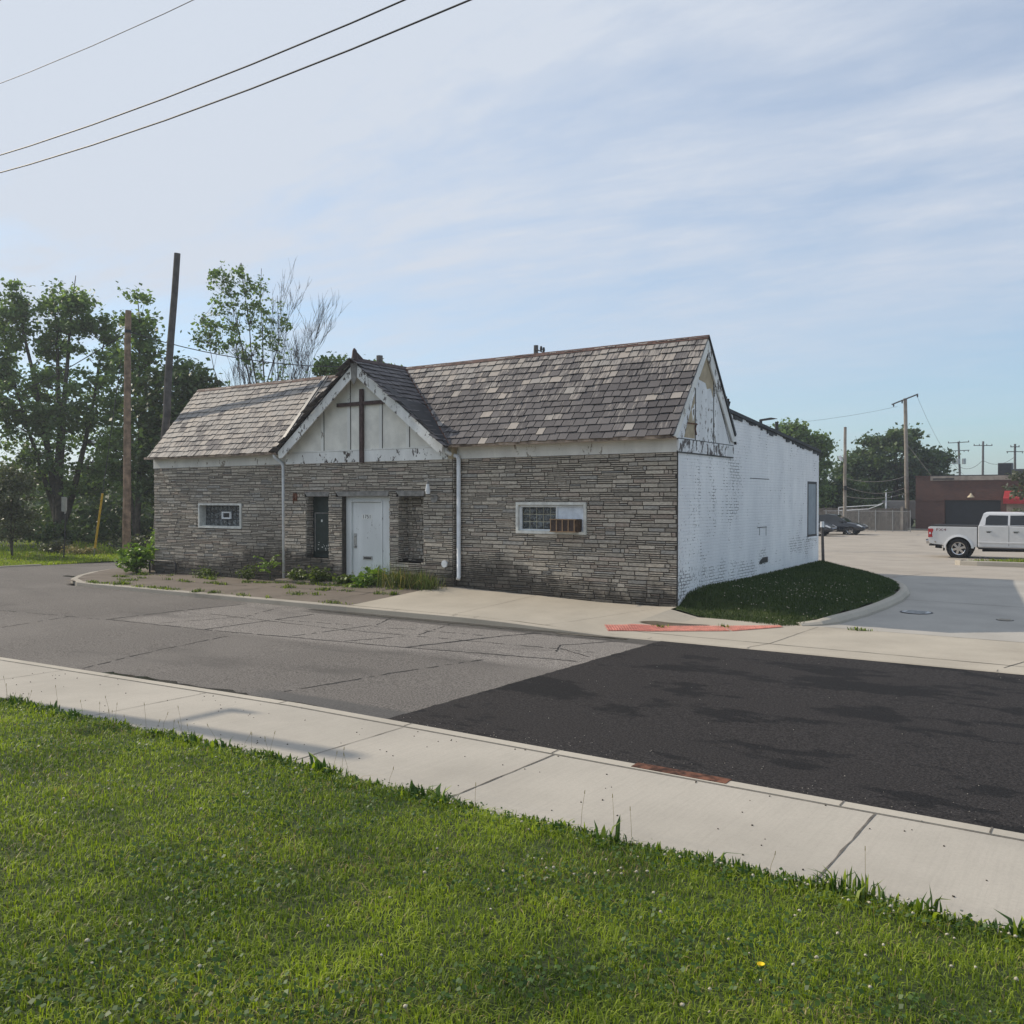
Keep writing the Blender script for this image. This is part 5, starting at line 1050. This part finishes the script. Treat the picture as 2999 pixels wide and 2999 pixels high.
f1 = far_pole('distant pole with two crossarms and hanging transformers above the brick building', -15.1, 148.9, -.6, 11.6, [(11.45, 1.75, R(34), R(3), ((-.95, 1), (.1, 1), (.95, 1))), (10.1, 1.75, R(34), R(2.5), ((-.9, -1), (-.3, -1), (.5, -1), (.9, -1)))], .5, .16, M_POLEG)
for dx in (-.75, -.1, .75): m = MB(); m.tube([(-14.95+dx, 148.4, 7.85), (-14.95+dx, 148.4, 8.75)], .30, 10); m.build('transformer', M_STEEL, f1)
far_pole('distant plain cross shaped pole in the middle of the three', -11.72, 151.2, -.6, 11.65, [(10.95, 1.55, R(34), 0, ((-.95, 1), (-.4, 1), (.4, 1), (.95, 1)))], -.05, .16, M_POLEG)
far_pole('distant pole with a short upper and a long lower crossarm at the right', -6.35, 142.7, -.6, 10.6, [(10.15, .7, R(34), 0, ((-.9, 1), (.9, 1))), (9.4, 1.3, R(34), 0, ((-.9, -1), (0, 1), (.9, -1)))], .02, .16, M_POLEG)
b1 = pole('dark pole top with a small bracket showing above the long roof ridge', (-16.8, 21.1, -.5), (-16.8, 21.1, 9.75), .14, .115, M_POLEG); arm(b1, (-16.55, 21.0, 9.45), .28, (R(10), R(-25)), .06, 'bracket', ((.4, 1), (.95, 1)))
pole('pole stub just visible behind the front gable ridge', (-19.85, 13.0, -.5), (-19.85, 13.0, 8.45), .16, .14, M_POLEG)
wire('guy wire sloping from the tall pale pole down behind the brick building', [(-8.4, 68.9, 7.0), (-6.0, 68.9, 3.6)], .02, mat=M_POLEL)
for i, (za, zb, s, lb) in enumerate(((3.0, 3.1, .5, 'middle of the sagging cables between the slim grey pole and the tall pale pole'), (3.6, 4.1, .35, 'topmost of the sagging cables before the dome shaped tree'), (2.3, 2.6, .3, 'lowest of the sagging cables before the dome shaped tree'))):
    wire(lb, sag((-9.3, 51.4, za), (-8.5, 69, zb), s), .022, mat=M_POLEL)
wire('faint wire from the tilted crossarm of the tall pale pole toward the left', sag((-9.2, 68.9, 10.3), (-30, 40, 8.5), 1.4), .010); wire('faint wire dropping from the tilted crossarm to the brick building', sag((-7.6, 69, 11.2), (-4.2, 72, 4.2), .8), .010)
wire('far cable sagging between the left two distant poles', sag((-14.9, 148.9, 7.4), (-11.7, 151, 8.6), .8), .03); wire('far cable sagging from the middle distant pole to the right one', sag((-11.7, 151, 8.5), (-6.4, 142.7, 8.6), .9), .03)
lp = thing('street_lamp', 'flat headed street lamp showing above the sloping side wall', 'street lamp', (-7.5, 27.3, -.45)); m = MB(); m.tube([(-7.5, 27.3, -.45), (-7.5, 27.3, 6.05)], [.10, .075], 10); m.build('shaft', M_DARK, lp)
m = MB(); m.prism([(-7.55, 27.2, 5.98), (-7.5, 27.2, 6.06), (-6.95, 27.2, 6.12), (-6.68, 27.2, 6.06), (-6.95, 27.2, 6.03)], (0, .25, 0)); m.build('lamp_head', M_DARK, lp)
m = MB(); m.tube([(-7.05, 28.4, -.45), (-7.05, 28.4, 6.0)], .09, 8); tag(m.build('pipe_mast', M_DARK), 'short dark mast tip beside the street lamp head', 'mast')
# ------------------------------------------------------------------ brick building across the lot
BK = thing('brick_building', 'low red brick garage building with flat roof, dark door and red awning', 'building', (2, 66, -.5))
def redbrick():
    t = NT('red_brick'); x, y, z = t.xyz(); c = t.n('ShaderNodeCombineXYZ'); t.L(x, c.inputs[0]); t.L(z, c.inputs[1]); b = t.n('ShaderNodeTexBrick'); t.L(c.outputs[0], b.inputs['Vector']); b.inputs['Scale'].default_value = 1; b.inputs['Brick Width'].default_value = .22; b.inputs['Row Height'].default_value = .08; b.inputs['Mortar Size'].default_value = .008
    b.inputs['Color1'].default_value = (.125, .052, .038, 1); b.inputs['Color2'].default_value = (.085, .038, .030, 1); b.inputs['Mortar'].default_value = (.10, .085, .075, 1)
    return t.done(t.mix(t.ramp(t.noise(.8, 5), .4, .7, 0, .4), b.outputs['Color'], (.07, .04, .035)), .9)
MRB = redbrick()
m = MB(); m.box((-6.95, 65, -.7), (-4.72, 80, 3.95)); m.box((-4.72, 65, 2.0), (-.62, 80, 3.72)); m.box((-.62, 65, -.7), (22, 80, 3.72)); m.box((-4.72, 65.5, -.7), (-.62, 66, 2.0)); m.build('wall', MRB, BK)
m = MB(); m.box((-6.98, 64.94, 1.93), (-4.74, 64.998, 2.05)); m.box((-7.0, 64.95, 3.951), (-5.75, 80.1, 4.02)); m.build('band', MRB, BK)
m = MB(); m.box((-5.8, 64.9, 3.62), (22.1, 65.0, 3.98)); m.box((-5.8, 65.0, 3.725), (22.1, 80.1, 3.98)); m.build('parapet', vmat('parapet_stone', (.30, .255, .22), .9, .3, 2), BK)
m = MB(); m.box((-5.6, 64.86, 3.70), (-4.0, 64.898, 3.80)); m.box((-6.0, 64.96, 3.985), (22.1, 80, 4.05)); m.build('roof', M_TAR, BK)
m = MB(); m.box((-4.70, 65.3, -.5), (-.64, 65.36, 1.98))
for i in range(5): m.box((-4.68, 65.285, -.45+i*.48), (-.66, 65.298, -.03+i*.48))
m.build('garage_door', vmat('garage_dark', (.018, .020, .026), .5, .2, 2), BK)
m = MB(); m.tube([(-2.72, 64.98, 2.75), (-2.72, 64.7, 2.75), (-2.72, 64.6, 2.55)], .02, 6); wlm = m.build('wall_lamp', M_DARK, BK); m = MB(); m.tube([(-2.72, 64.6, 2.56), (-2.72, 64.6, 2.45), (-2.72, 64.6, 2.26), (-2.72, 64.6, 2.22)], [.05, .10, .27, .28], 12); m.build('lamp_shade', vmat('cream_enamel', (.50, .42, .29), .5), wlm)
m = MB(); m.prism([(-.35, 64.95, 2.75), (-.35, 63.9, 2.15), (-.35, 63.9, 1.72), (-.35, 64.95, 1.72)], (6, 0, 0)); m.build('awning', vmat('red_canvas', (.34, .028, .034), .8, .2, 2), BK)
m = MB(); m.box((-.2, 64.9, -.5), (5.6, 64.98, 1.7)); m.build('shop_front', vmat('pale_front', (.28, .245, .21), .8, .3, 1), BK)
hv = thing('rooftop_unit', 'grey boxy air handling unit on the roof of the brick building', 'rooftop unit', (-1.1, 73.5, 4.0)); m = MB(); m.box((-1.65, 73, 4.05), (-.55, 74.2, 5.25)); m.build('housing', vmat('unit_grey', (.12, .115, .125), .6, .2, 2), hv)
m = MB()
for i in range(9): m.box((-1.6, 72.97, 4.2+i*.11), (-.6, 72.998, 4.25+i*.11))
m.build('louvre', M_DARK, hv); m = MB(); m.box((-1.2, 74.4, 4.05), (4, 75.4, 4.75)); tag(m.build('duct_run', vmat('duct_grey', (.14, .14, .15), .6, .2, 2)), 'low dark duct on the brick building roof right of the boxy unit', 'duct')
# ------------------------------------------------------------------ fences
fc = thing('chain_link_fence', 'chain link fence with pipe rails along the back of the lot', 'fence', (-9, 57.5, -.45)); m = MB()
for z in (1.15, -.36): m.tube([(-12.5, 57.5, z), (-6.0, 57.5, z)], .022, 6)
m.build('rail', M_STEEL, fc)
for i in range(6): x = -12.3+i*1.26; m = MB(); m.tube([(x, 57.5, -.5), (x, 57.5, 1.25)], .032, 8); m.build('fence_post', M_STEEL, fc)
m = MB()
for i in range(-14, 52): x = -12.4+i*.125; a, b = max(-12.4, x), min(-6.0, x+1.5)
for i in range(-14, 52):
    x = -12.4+i*.125
    for s in (1, -1):
        q = []
        for k in range(2): xx = x+(1.5*k); q.append((xx, 57.49, -.36+1.5*(k if s == 1 else 1-k)))
        xa, xb = max(q[0][0], -12.4), min(q[1][0], -6.0)
        if xb > xa+.05: f = lambda X: q[0][2]+(q[1][2]-q[0][2])*(X-q[0][0])/1.5; m.tube([(xa, 57.49, f(xa)), (xb, 57.49, f(xb))], .004, 3, cap=False)
m.build('wire_mesh', M_STEEL, fc)
wf = thing('board_fence', 'weathered board fence standing behind the chain link', 'fence', (-9, 61, -.5)); m = MB(); x = -14
while x < -6.95: w = RND.uniform(.12, .16); m.box((x, 61, -.5), (x+w-.01, 61.03, 1.35+RND.uniform(-.05, .05))); x += w
m.build('boards', vmat('grey_board', (.13, .115, .10), .9, .4, 3), wf); m = MB(); m.box((-7.35, 60.9, -.5), (-7.15, 60.98, 1.5)); m.build('fence_post', M_POLEL, wf)
m = MB(); m.tube([(-11.6, 58.6, 1.42), (-8.6, 58.6, 1.62), (-8.2, 58.6, 1.78)], .03, 6); m.tube([(-11.6, 58.6, 1.15), (-9.3, 58.6, 1.3), (-8.3, 58.6, 1.68)], .03, 6); m.tube([(-11.6, 58.6, -.5), (-11.6, 58.6, 1.45)], .03, 6); tag(m.build('barrier_gate', M_METALW), 'pale pipe barrier slanting above the chain link fence', 'barrier')
m = MB(); m.tube([(-8.78, 62.5, -.5), (-8.78, 62.5, 2.65)], .065, 8); tag(m.build('white_pipe', M_METALW), 'thin white vent pipe standing behind the fence', 'pipe')
tr_ = thing('trailer', 'pale flat topped trailer half hidden behind the board fence', 'trailer', (-10.5, 70, -.5)); m = MB(); m.box((-10.9, 69.5, .3), (-7.6, 71.5, 1.95)); m.build('body', vmat('trailer_grey', (.22, .22, .23), .6, .2, 1), tr_, bevel=.04)
for x in (-10.2, -8.4): m = MB(); m.tube([(x, 69.45, .05), (x, 69.75, .05)], .5, 14); m.build('wheel', M_BLACK, tr_)
# ------------------------------------------------------------------ vehicles
GLASS = NT('car_glass').done((.012, .015, .017), .06, spec=.6)
def carpaint(name, c, metal=.0, rough=.25):
    t = NT(name); t.b.inputs['Coat Weight'].default_value = .6; t.b.inputs['Coat Roughness'].default_value = .05
    f = t.noise(3, 3); return t.done(t.mix(t.ramp(f, .3, .7), tuple(x*.93 for x in c), c), rough, metal, .5)
M_TLAMP = NT('tail_lamp').done((.35, .012, .015), .2, spec=.6); M_HLAMP = NT('head_lamp').done((.62, .64, .66), .1, spec=.6); M_CHROME = NT('chrome').done((.55, .55, .56), .14, 1.0)
def wheel(parent, x, y, z, r, w, side, spokes=6, rim=.66):
    m = MB(); n = 28; prof = [(0, rim*r), (0, .93*r), (.05*1, r), (w-.05, r), (w, .93*r), (w, rim*r)]; rings = []
    for k in range(n): a = 2*math.pi*k/n; rings.append([(x+math.cos(a)*q, y+side*(-o), z+math.sin(a)*q) for o, q in [(-p[0]+w/2, p[1]) for p in prof]])
    for k in range(n):
        A, B = rings[k], rings[(k+1) % n]
        for i in range(5): m.face([A[i], A[i+1], B[i+1], B[i]])
    t = m.build('tyre', M_BLACK, parent)
    m = MB(); yo = y-side*(-1)*0; out = y+side*(w/2-.03); back = y-side*(w/2)
    m.tube([(x, back, z), (x, y+side*(w/2-.11), z)], rim*r*.98, 28, mi=1)
    for k in range(n):
        a, b = 2*math.pi*k/n, 2*math.pi*(k+1)/n; f = lambda th, q, yy: (x+math.cos(th)*q, yy, z+math.sin(th)*q)
        m.face([f(a, rim*r*1.01, out+side*.025), f(b, rim*r*1.01, out+side*.025), f(b, rim*r*.88, out), f(a, rim*r*.88, out)]); m.face([f(a, rim*r*.88, out), f(b, rim*r*.88, out), f(b, rim*r*.88, out-side*.1), f(a, rim*r*.88, out-side*.1)])
    for k in range(spokes):
        a = 2*math.pi*(k+.25)/spokes; c, s = math.cos(a), math.sin(a); q = lambda u, v, yy: (x+c*u-s*v, yy, z+s*u+c*v)
        m.prism([q(r*.06, -.045, out+side*.012), q(rim*r*.92, -.035-.012, out+side*.008), q(rim*r*.92, .035+.012, out+side*.008), q(r*.06, .045, out+side*.012)], (0, -side*.04, 0))
    m.tube([(x, out-side*.03, z), (x, out+side*.02, z)], r*.15, 12); m.build('rim', [M_CHROME, M_BLACK], parent); return t
def arch(xc, zc, r, a0, a1, n=12): return [(xc+r*math.cos(R(a0+(a1-a0)*i/n)), zc+r*math.sin(R(a0+(a1-a0)*i/n))) for i in range(n+1)]
def pickup(ox, oy, oz):
    t = thing('pickup_truck', 'silver crew cab pickup truck with big chrome spoked wheels cut off by the right edge', 'pickup truck', (ox+2.9, oy+1, oz))
    P = carpaint('silver_paint', (.66, .66, .66), .2, .32); X = lambda x: ox+x; Z = lambda z: oz+z
    def side(poly, y0, y1, name, mat, bevel=.0): m = MB(); m.prism([(X(a), oy+y0, Z(b)) for a, b in poly], (0, y1-y0, 0)); return m.build(name, mat, t, bevel=bevel)
    def loft(lo, hi, ylo, yhi, name, mat, bevel=.03):      # side outline with tumblehome: lower ring wide, upper narrow, as one shell
        m = MB(); n = len(lo)
        A = [(X(a), oy+ylo, Z(b)) for a, b in lo]; B = [(X(a), oy+2.03-ylo, Z(b)) for a, b in lo]
        m.face(A); m.face(B[::-1])
        return m
    xr, xf, zw, rw, ra = 1.20, 4.88, .41, .41, .50
    bed = [(.06, .62), (.02, .80), (.0, 1.05), (.02, 1.30), (.10, 1.33), (1.90, 1.33), (1.90, .50)]+[(1.72, .46)]+arch(xr, zw, ra, 6, 174)+[(.55, .55), (.20, .58)]
    side(bed, .03, .12, 'bed_side', P, .018); side(bed, 1.91, 2.0, 'bed_side', P, .018)
    m = MB(); m.box((X(.04), oy+.10, Z(.62)), (X(.12), oy+1.93, Z(1.31))); m.build('tailgate', P, t, bevel=.02)
    m = MB(); m.box((X(.10), oy+.11, Z(.66)), (X(1.9), oy+1.92, Z(.74))); m.box((X(1.86), oy+.11, Z(.74)), (X(1.9), oy+1.92, Z(1.3))); m.build('bed_floor', M_BLACK, t)
    m = MB(); m.box((X(.06), oy+.05, Z(1.332)), (X(1.90), oy+1.98, Z(1.375))); m.build('bed_cover', M_BLACK, t, bevel=.012)
    cab = [(1.93, .48), (1.93, 1.30), (1.955, 1.40), (4.20, 1.36), (4.35, 1.30), (4.35, .48)]
    side(cab, .02, 2.01, 'cab_body', P, .03)
    hood = [(4.35, .60), (4.35, 1.30), (5.0, 1.26), (5.70, 1.18), (5.80, 1.05), (5.82, .62)]+arch(xf, zw, ra, 22, 160)
    side(hood, .04, 1.99, 'hood', P, .04)
    # greenhouse
    m = MB(); lo = [(1.95, .05), (1.95, 1.98), (4.55, 1.98), (4.55, .05)]; hi = [(2.12, .22), (2.12, 1.81), (3.72, 1.81), (3.72, .22)]; mid = [(2.02, .12), (2.02, 1.91), (4.10, 1.91), (4.10, .12)]
    Lw = [(X(a), oy+b, Z(1.36)) for a, b in lo]; Hi = [(X(a), oy+b, Z(1.90)) for a, b in hi]
    for k in range(4): m.face([Lw[k], Lw[(k+1) % 4], Hi[(k+1) % 4], Hi[k]])
    top = [(X(a+(.10 if a < 3 else -.25)), oy+1.015+(b-1.015)*.86, Z(1.96)) for a, b in hi]
    for k in range(4): m.face([Hi[k], Hi[(k+1) % 4], top[(k+1) % 4], top[k]])
    m.face(top); m.face(Lw[::-1]); m.build('cab_roof', P, t, bevel=.035)
    def sidept(x, z): f = (z-1.36)/.54; return (X(x), oy+.05+.17*f-.006, Z(z))
    for poly in ([(2.20, 1.42), (3.03, 1.42), (3.03, 1.82), (2.34, 1.83), (2.22, 1.72)], [(3.11, 1.42), (3.72, 1.42), (3.86, 1.44), (4.22, 1.47), (3.70, 1.83), (3.11, 1.82)]):
        m = MB(); m.prism([sidept(a, b) for a, b in poly], (0, .012, 0)); m.build('side_window', GLASS, t)
    m = MB(); m.prism([sidept(2.14, 1.385), sidept(4.30, 1.36), sidept(4.30, 1.385), sidept(2.14, 1.41)], (0, .01, 0)); m.build('window_trim', M_DARK, t)
    m = MB(); wl2 = [(4.53, .10), (4.53, 1.93), (3.76, 1.78), (3.76, .25)]; m.face([(X(4.53)+.006, oy+.12, Z(1.375)), (X(4.53)+.006, oy+1.91, Z(1.375)), (X(3.745)+.006, oy+1.76, Z(1.885)), (X(3.745)+.006, oy+.27, Z(1.885))]); m.build('windshield', GLASS, t)
    # shut lines, handles, sills, mouldings
    for x in (1.915,): m = MB(); m.box((X(x-.018), oy+.06, Z(.46)), (X(x+.018), oy+1.97, Z(1.34))); m.build('body_gap', M_BLACK, t)
    m = MB()
    for x, z1 in ((3.07, 1.40), (4.22, 1.36)): m.box((X(x), oy+.016, Z(.56)), (X(x+.012), oy+.0195, Z(z1)))
    m.build('shut_line', M_BLACK, t)
    for x in (2.24, 3.24): m = MB(); m.box((X(x), oy-.012, Z(1.135)), (X(x+.21), oy+.018, Z(1.175))); m.box((X(x+.02), oy+.012, Z(1.10)), (X(x+.16), oy+.019, Z(1.133)), mi=1); m.build('door_handle', [M_CHROME, M_DARK], t)
    m = MB(); m.box((X(1.95), oy-.005, Z(.66)), (X(4.3), oy+.019, Z(.72))); m.build('moulding', P, t, bevel=.01)
    m = MB(); m.box((X(1.95), oy-.03, Z(.40)), (X(4.3), oy+.14, Z(.47))); m.build('running_board', M_BLACK, t, bevel=.015)
    for xc in (xr, xf):
        m = MB(); o = arch(xc, zw, ra+.085, 2, 178, 16); i_ = arch(xc, zw, ra-.005, 2, 178, 16)
        for k in range(16): m.prism([(X(o[k][0]), oy-.005, Z(o[k][1])), (X(o[k+1][0]), oy-.005, Z(o[k+1][1])), (X(i_[k+1][0]), oy-.025, Z(i_[k+1][1])), (X(i_[k][0]), oy-.025, Z(i_[k][1]))], (0, .05, 0))
        m.build('wheel_flare', P, t); m = MB(); m.tube([(X(xc), oy+.35, Z(zw+.02)), (X(xc), oy+.7, Z(zw+.02))], ra+.03, 20); m.build('wheel_well', M_BLACK, t)
        wheel(t, X(xc), oy+.16, Z(zw), rw, .28, -1); wheel(t, X(xc), oy+1.87, Z(zw), rw, .28, 1)
    m = MB(); m.prism([(X(.015), oy+.02, Z(.86)), (X(.19), oy+.008, Z(.88)), (X(.16), oy+.008, Z(1.02)), (X(.22), oy+.008, Z(1.18)), (X(.20), oy+.008, Z(1.235)), (X(.01), oy+.02, Z(1.235))], (0, .12, 0)); tl = m.build('tail_light', M_TLAMP, t, bevel=.008)
    m = MB(); m.box((X(.06), oy+.002, Z(1.0)), (X(.12), oy+.009, Z(1.09))); m.build('reverse_lamp', M_HLAMP, tl)
    m = MB(); m.prism([(X(-.07), oy+.08, Z(.58)), (X(-.09), oy+.08, Z(.74)), (X(.10), oy+.02, Z(.76)), (X(.34), oy+.02, Z(.74)), (X(.34), oy+.02, Z(.60))], (0, 1.85, 0)); m.build('rear_bumper', M_CHROME, t, bevel=.03)
    m = MB(); m.box((X(-.12), oy+.3, Z(.705)), (X(.05), oy+1.7, Z(.765))); m.box((X(.05), oy+.04, Z(.50)), (X(.55), oy+1.9, Z(.57))); m.tube([(X(.26), oy+.30, Z(.45)), (X(.52), oy+.30, Z(.43))], .05, 10); m.build('bumper_step', M_BLACK, t)
    m = MB(); m.box((X(.60), oy+.04, Z(.30)), (X(.63), oy+.32, Z(.62))); m.build('mud_flap', M_BLACK, t)
    m = MB(); m.box((X(4.02), oy-.20, Z(1.38)), (X(4.18), oy-.02, Z(1.60))); m.build('mirror', M_BLACK, t, bevel=.03)
    m = MB(); m.tube([(X(2.0), oy+.95, Z(.33)), (X(xf), oy+.95, Z(.38))], .07, 8); m.tube([(X(xr), oy+.25, Z(zw)), (X(xr), oy+1.8, Z(zw))], .08, 8); m.tube([(X(xr), oy+.85, Z(zw)), (X(xr), oy+1.15, Z(zw))], .17, 10); m.build('axle', M_BLACK, t)
    me = text_mesh('FX4', .15, .003); me.materials.clear(); me.materials.append(vmat('decal', (.16, .02, .03), .5)); me.transform(Matrix.Translation((X(.52), oy+.0265, Z(1.19))) @ Matrix.Rotation(R(90), 4, 'X') @ Matrix.Diagonal((1.5, 1, 1, 1))); link('decal', me, t)
pickup(.50, 25.35, z_lot(25.4))
def sedan(ox, oy, oz, paint, label):
    """ox = nose, facing +x"""
    t = thing('parked_car', label, 'car', (ox-2.3, oy+.9, oz), 'dark cars parked behind the chapel')
    st = [(-4.6, .45, .72, .78), (-4.5, .32, .92, .84), (-4.0, .22, 1.0, .88), (-3.3, .2, 1.0, .9), (-2.2, .2, .97, .9), (-1.45, .2, .93, .9), (-.8, .22, .84, .88), (-.3, .26, .72, .80), (-.05, .34, .58, .66), (0, .42, .52, .5)]
    m = MB(); rings = []
    for x, zb, zt_, hw_ in st: rings.append([(ox+x, oy+.9-hw_, oz+zb+.1), (ox+x, oy+.9-hw_*1.01, oz+zb+(zt_-zb)*.55), (ox+x, oy+.9-hw_*.93, oz+zt_-.03), (ox+x, oy+.9-hw_*.75, oz+zt_), (ox+x, oy+.9+hw_*.75, oz+zt_), (ox+x, oy+.9+hw_*.93, oz+zt_-.03), (ox+x, oy+.9+hw_*1.01, oz+zb+(zt_-zb)*.55), (ox+x, oy+.9+hw_, oz+zb+.1), (ox+x, oy+.9+hw_*.7, oz+zb), (ox+x, oy+.9-hw_*.7, oz+zb)])
    for A, B in zip(rings, rings[1:]):
        for k in range(10): m.face([A[k], A[(k+1) % 10], B[(k+1) % 10], B[k]])
    m.face(rings[0]); m.face(rings[-1]); m.build('body', paint, t, smooth=True)
    m = MB(); prof = [(-4.05, .98, .74), (-3.35, 1.36, .60), (-2.6, 1.45, .60), (-2.0, 1.40, .61), (-1.2, .90, .76)]; rings = [[(ox+x, oy+.9-h, oz+z), (ox+x, oy+.9-h*.8, oz+z+.02), (ox+x, oy+.9+h*.8, oz+z+.02), (ox+x, oy+.9+h, oz+z)] for x, z, h in prof]
    base = [[(ox+x, oy+.9-.80, oz+.93), (ox+x, oy+.9+.80, oz+.93)] for x, _, _ in prof]
    for k in range(4):
        A, B = rings[k], rings[k+1]
        for i in range(3): m.face([A[i], A[i+1], B[i+1], B[i]], mi=1 if k in (0, 3) else 0)
        m.face([base[k][0], A[0], B[0], base[k+1][0]], mi=1); m.face([base[k][1], A[3], B[3], base[k+1][1]], mi=1)
    m.build('cabin', [paint, GLASS], t)
    for x in (-3.75, -.95): wheel(t, ox+x, oy+.10, oz+.32, .32, .2, -1, 7); wheel(t, ox+x, oy+1.70, oz+.32, .32, .2, 1, 7)
    for y in (.18, 1.62): m = MB(); m.prism([(ox-.52, oy+y-.05, oz+.70), (ox-.16, oy+y-.02, oz+.56), (ox-.12, oy+y+.0, oz+.62), (ox-.40, oy+y, oz+.76)], (0, .12 if y > 1 else -.08, 0)); m.build('headlight', M_HLAMP, t)
    m = MB(); m.box((ox-1.62, oy-.14, oz+.90), (ox-1.46, oy+.04, oz+1.02)); m.build('mirror', paint, t, bevel=.02)
sedan(-7.6, 49.6, z_lot(50), carpaint('black_paint', (.012, .014, .02)), 'black sedan parked nose right behind the white brick wall')
sedan(-8.9, 46.2, z_lot(46), carpaint('ink_paint', (.016, .018, .026)), 'second dark car mostly hidden behind the wall corner in front of the black sedan')
# ------------------------------------------------------------------ air
m = MB(); m.box((-960, -960, -1.7), (960, 1260, 18)); hz = m.build('haze', []); hz['kind'] = 'stuff'
hm = bpy.data.materials.new('thin_haze'); hm.use_nodes = True; ht = hm.node_tree; ht.nodes.clear(); pv = ht.nodes.new('ShaderNodeVolumePrincipled'); pv.inputs['Color'].default_value = (.86, .92, 1, 1); pv.inputs['Density'].default_value = .0009; pv.inputs['Anisotropy'].default_value = .3
ho = ht.nodes.new('ShaderNodeOutputMaterial'); ht.links.new(pv.outputs[0], ho.inputs['Volume']); hz.data.materials.append(hm)
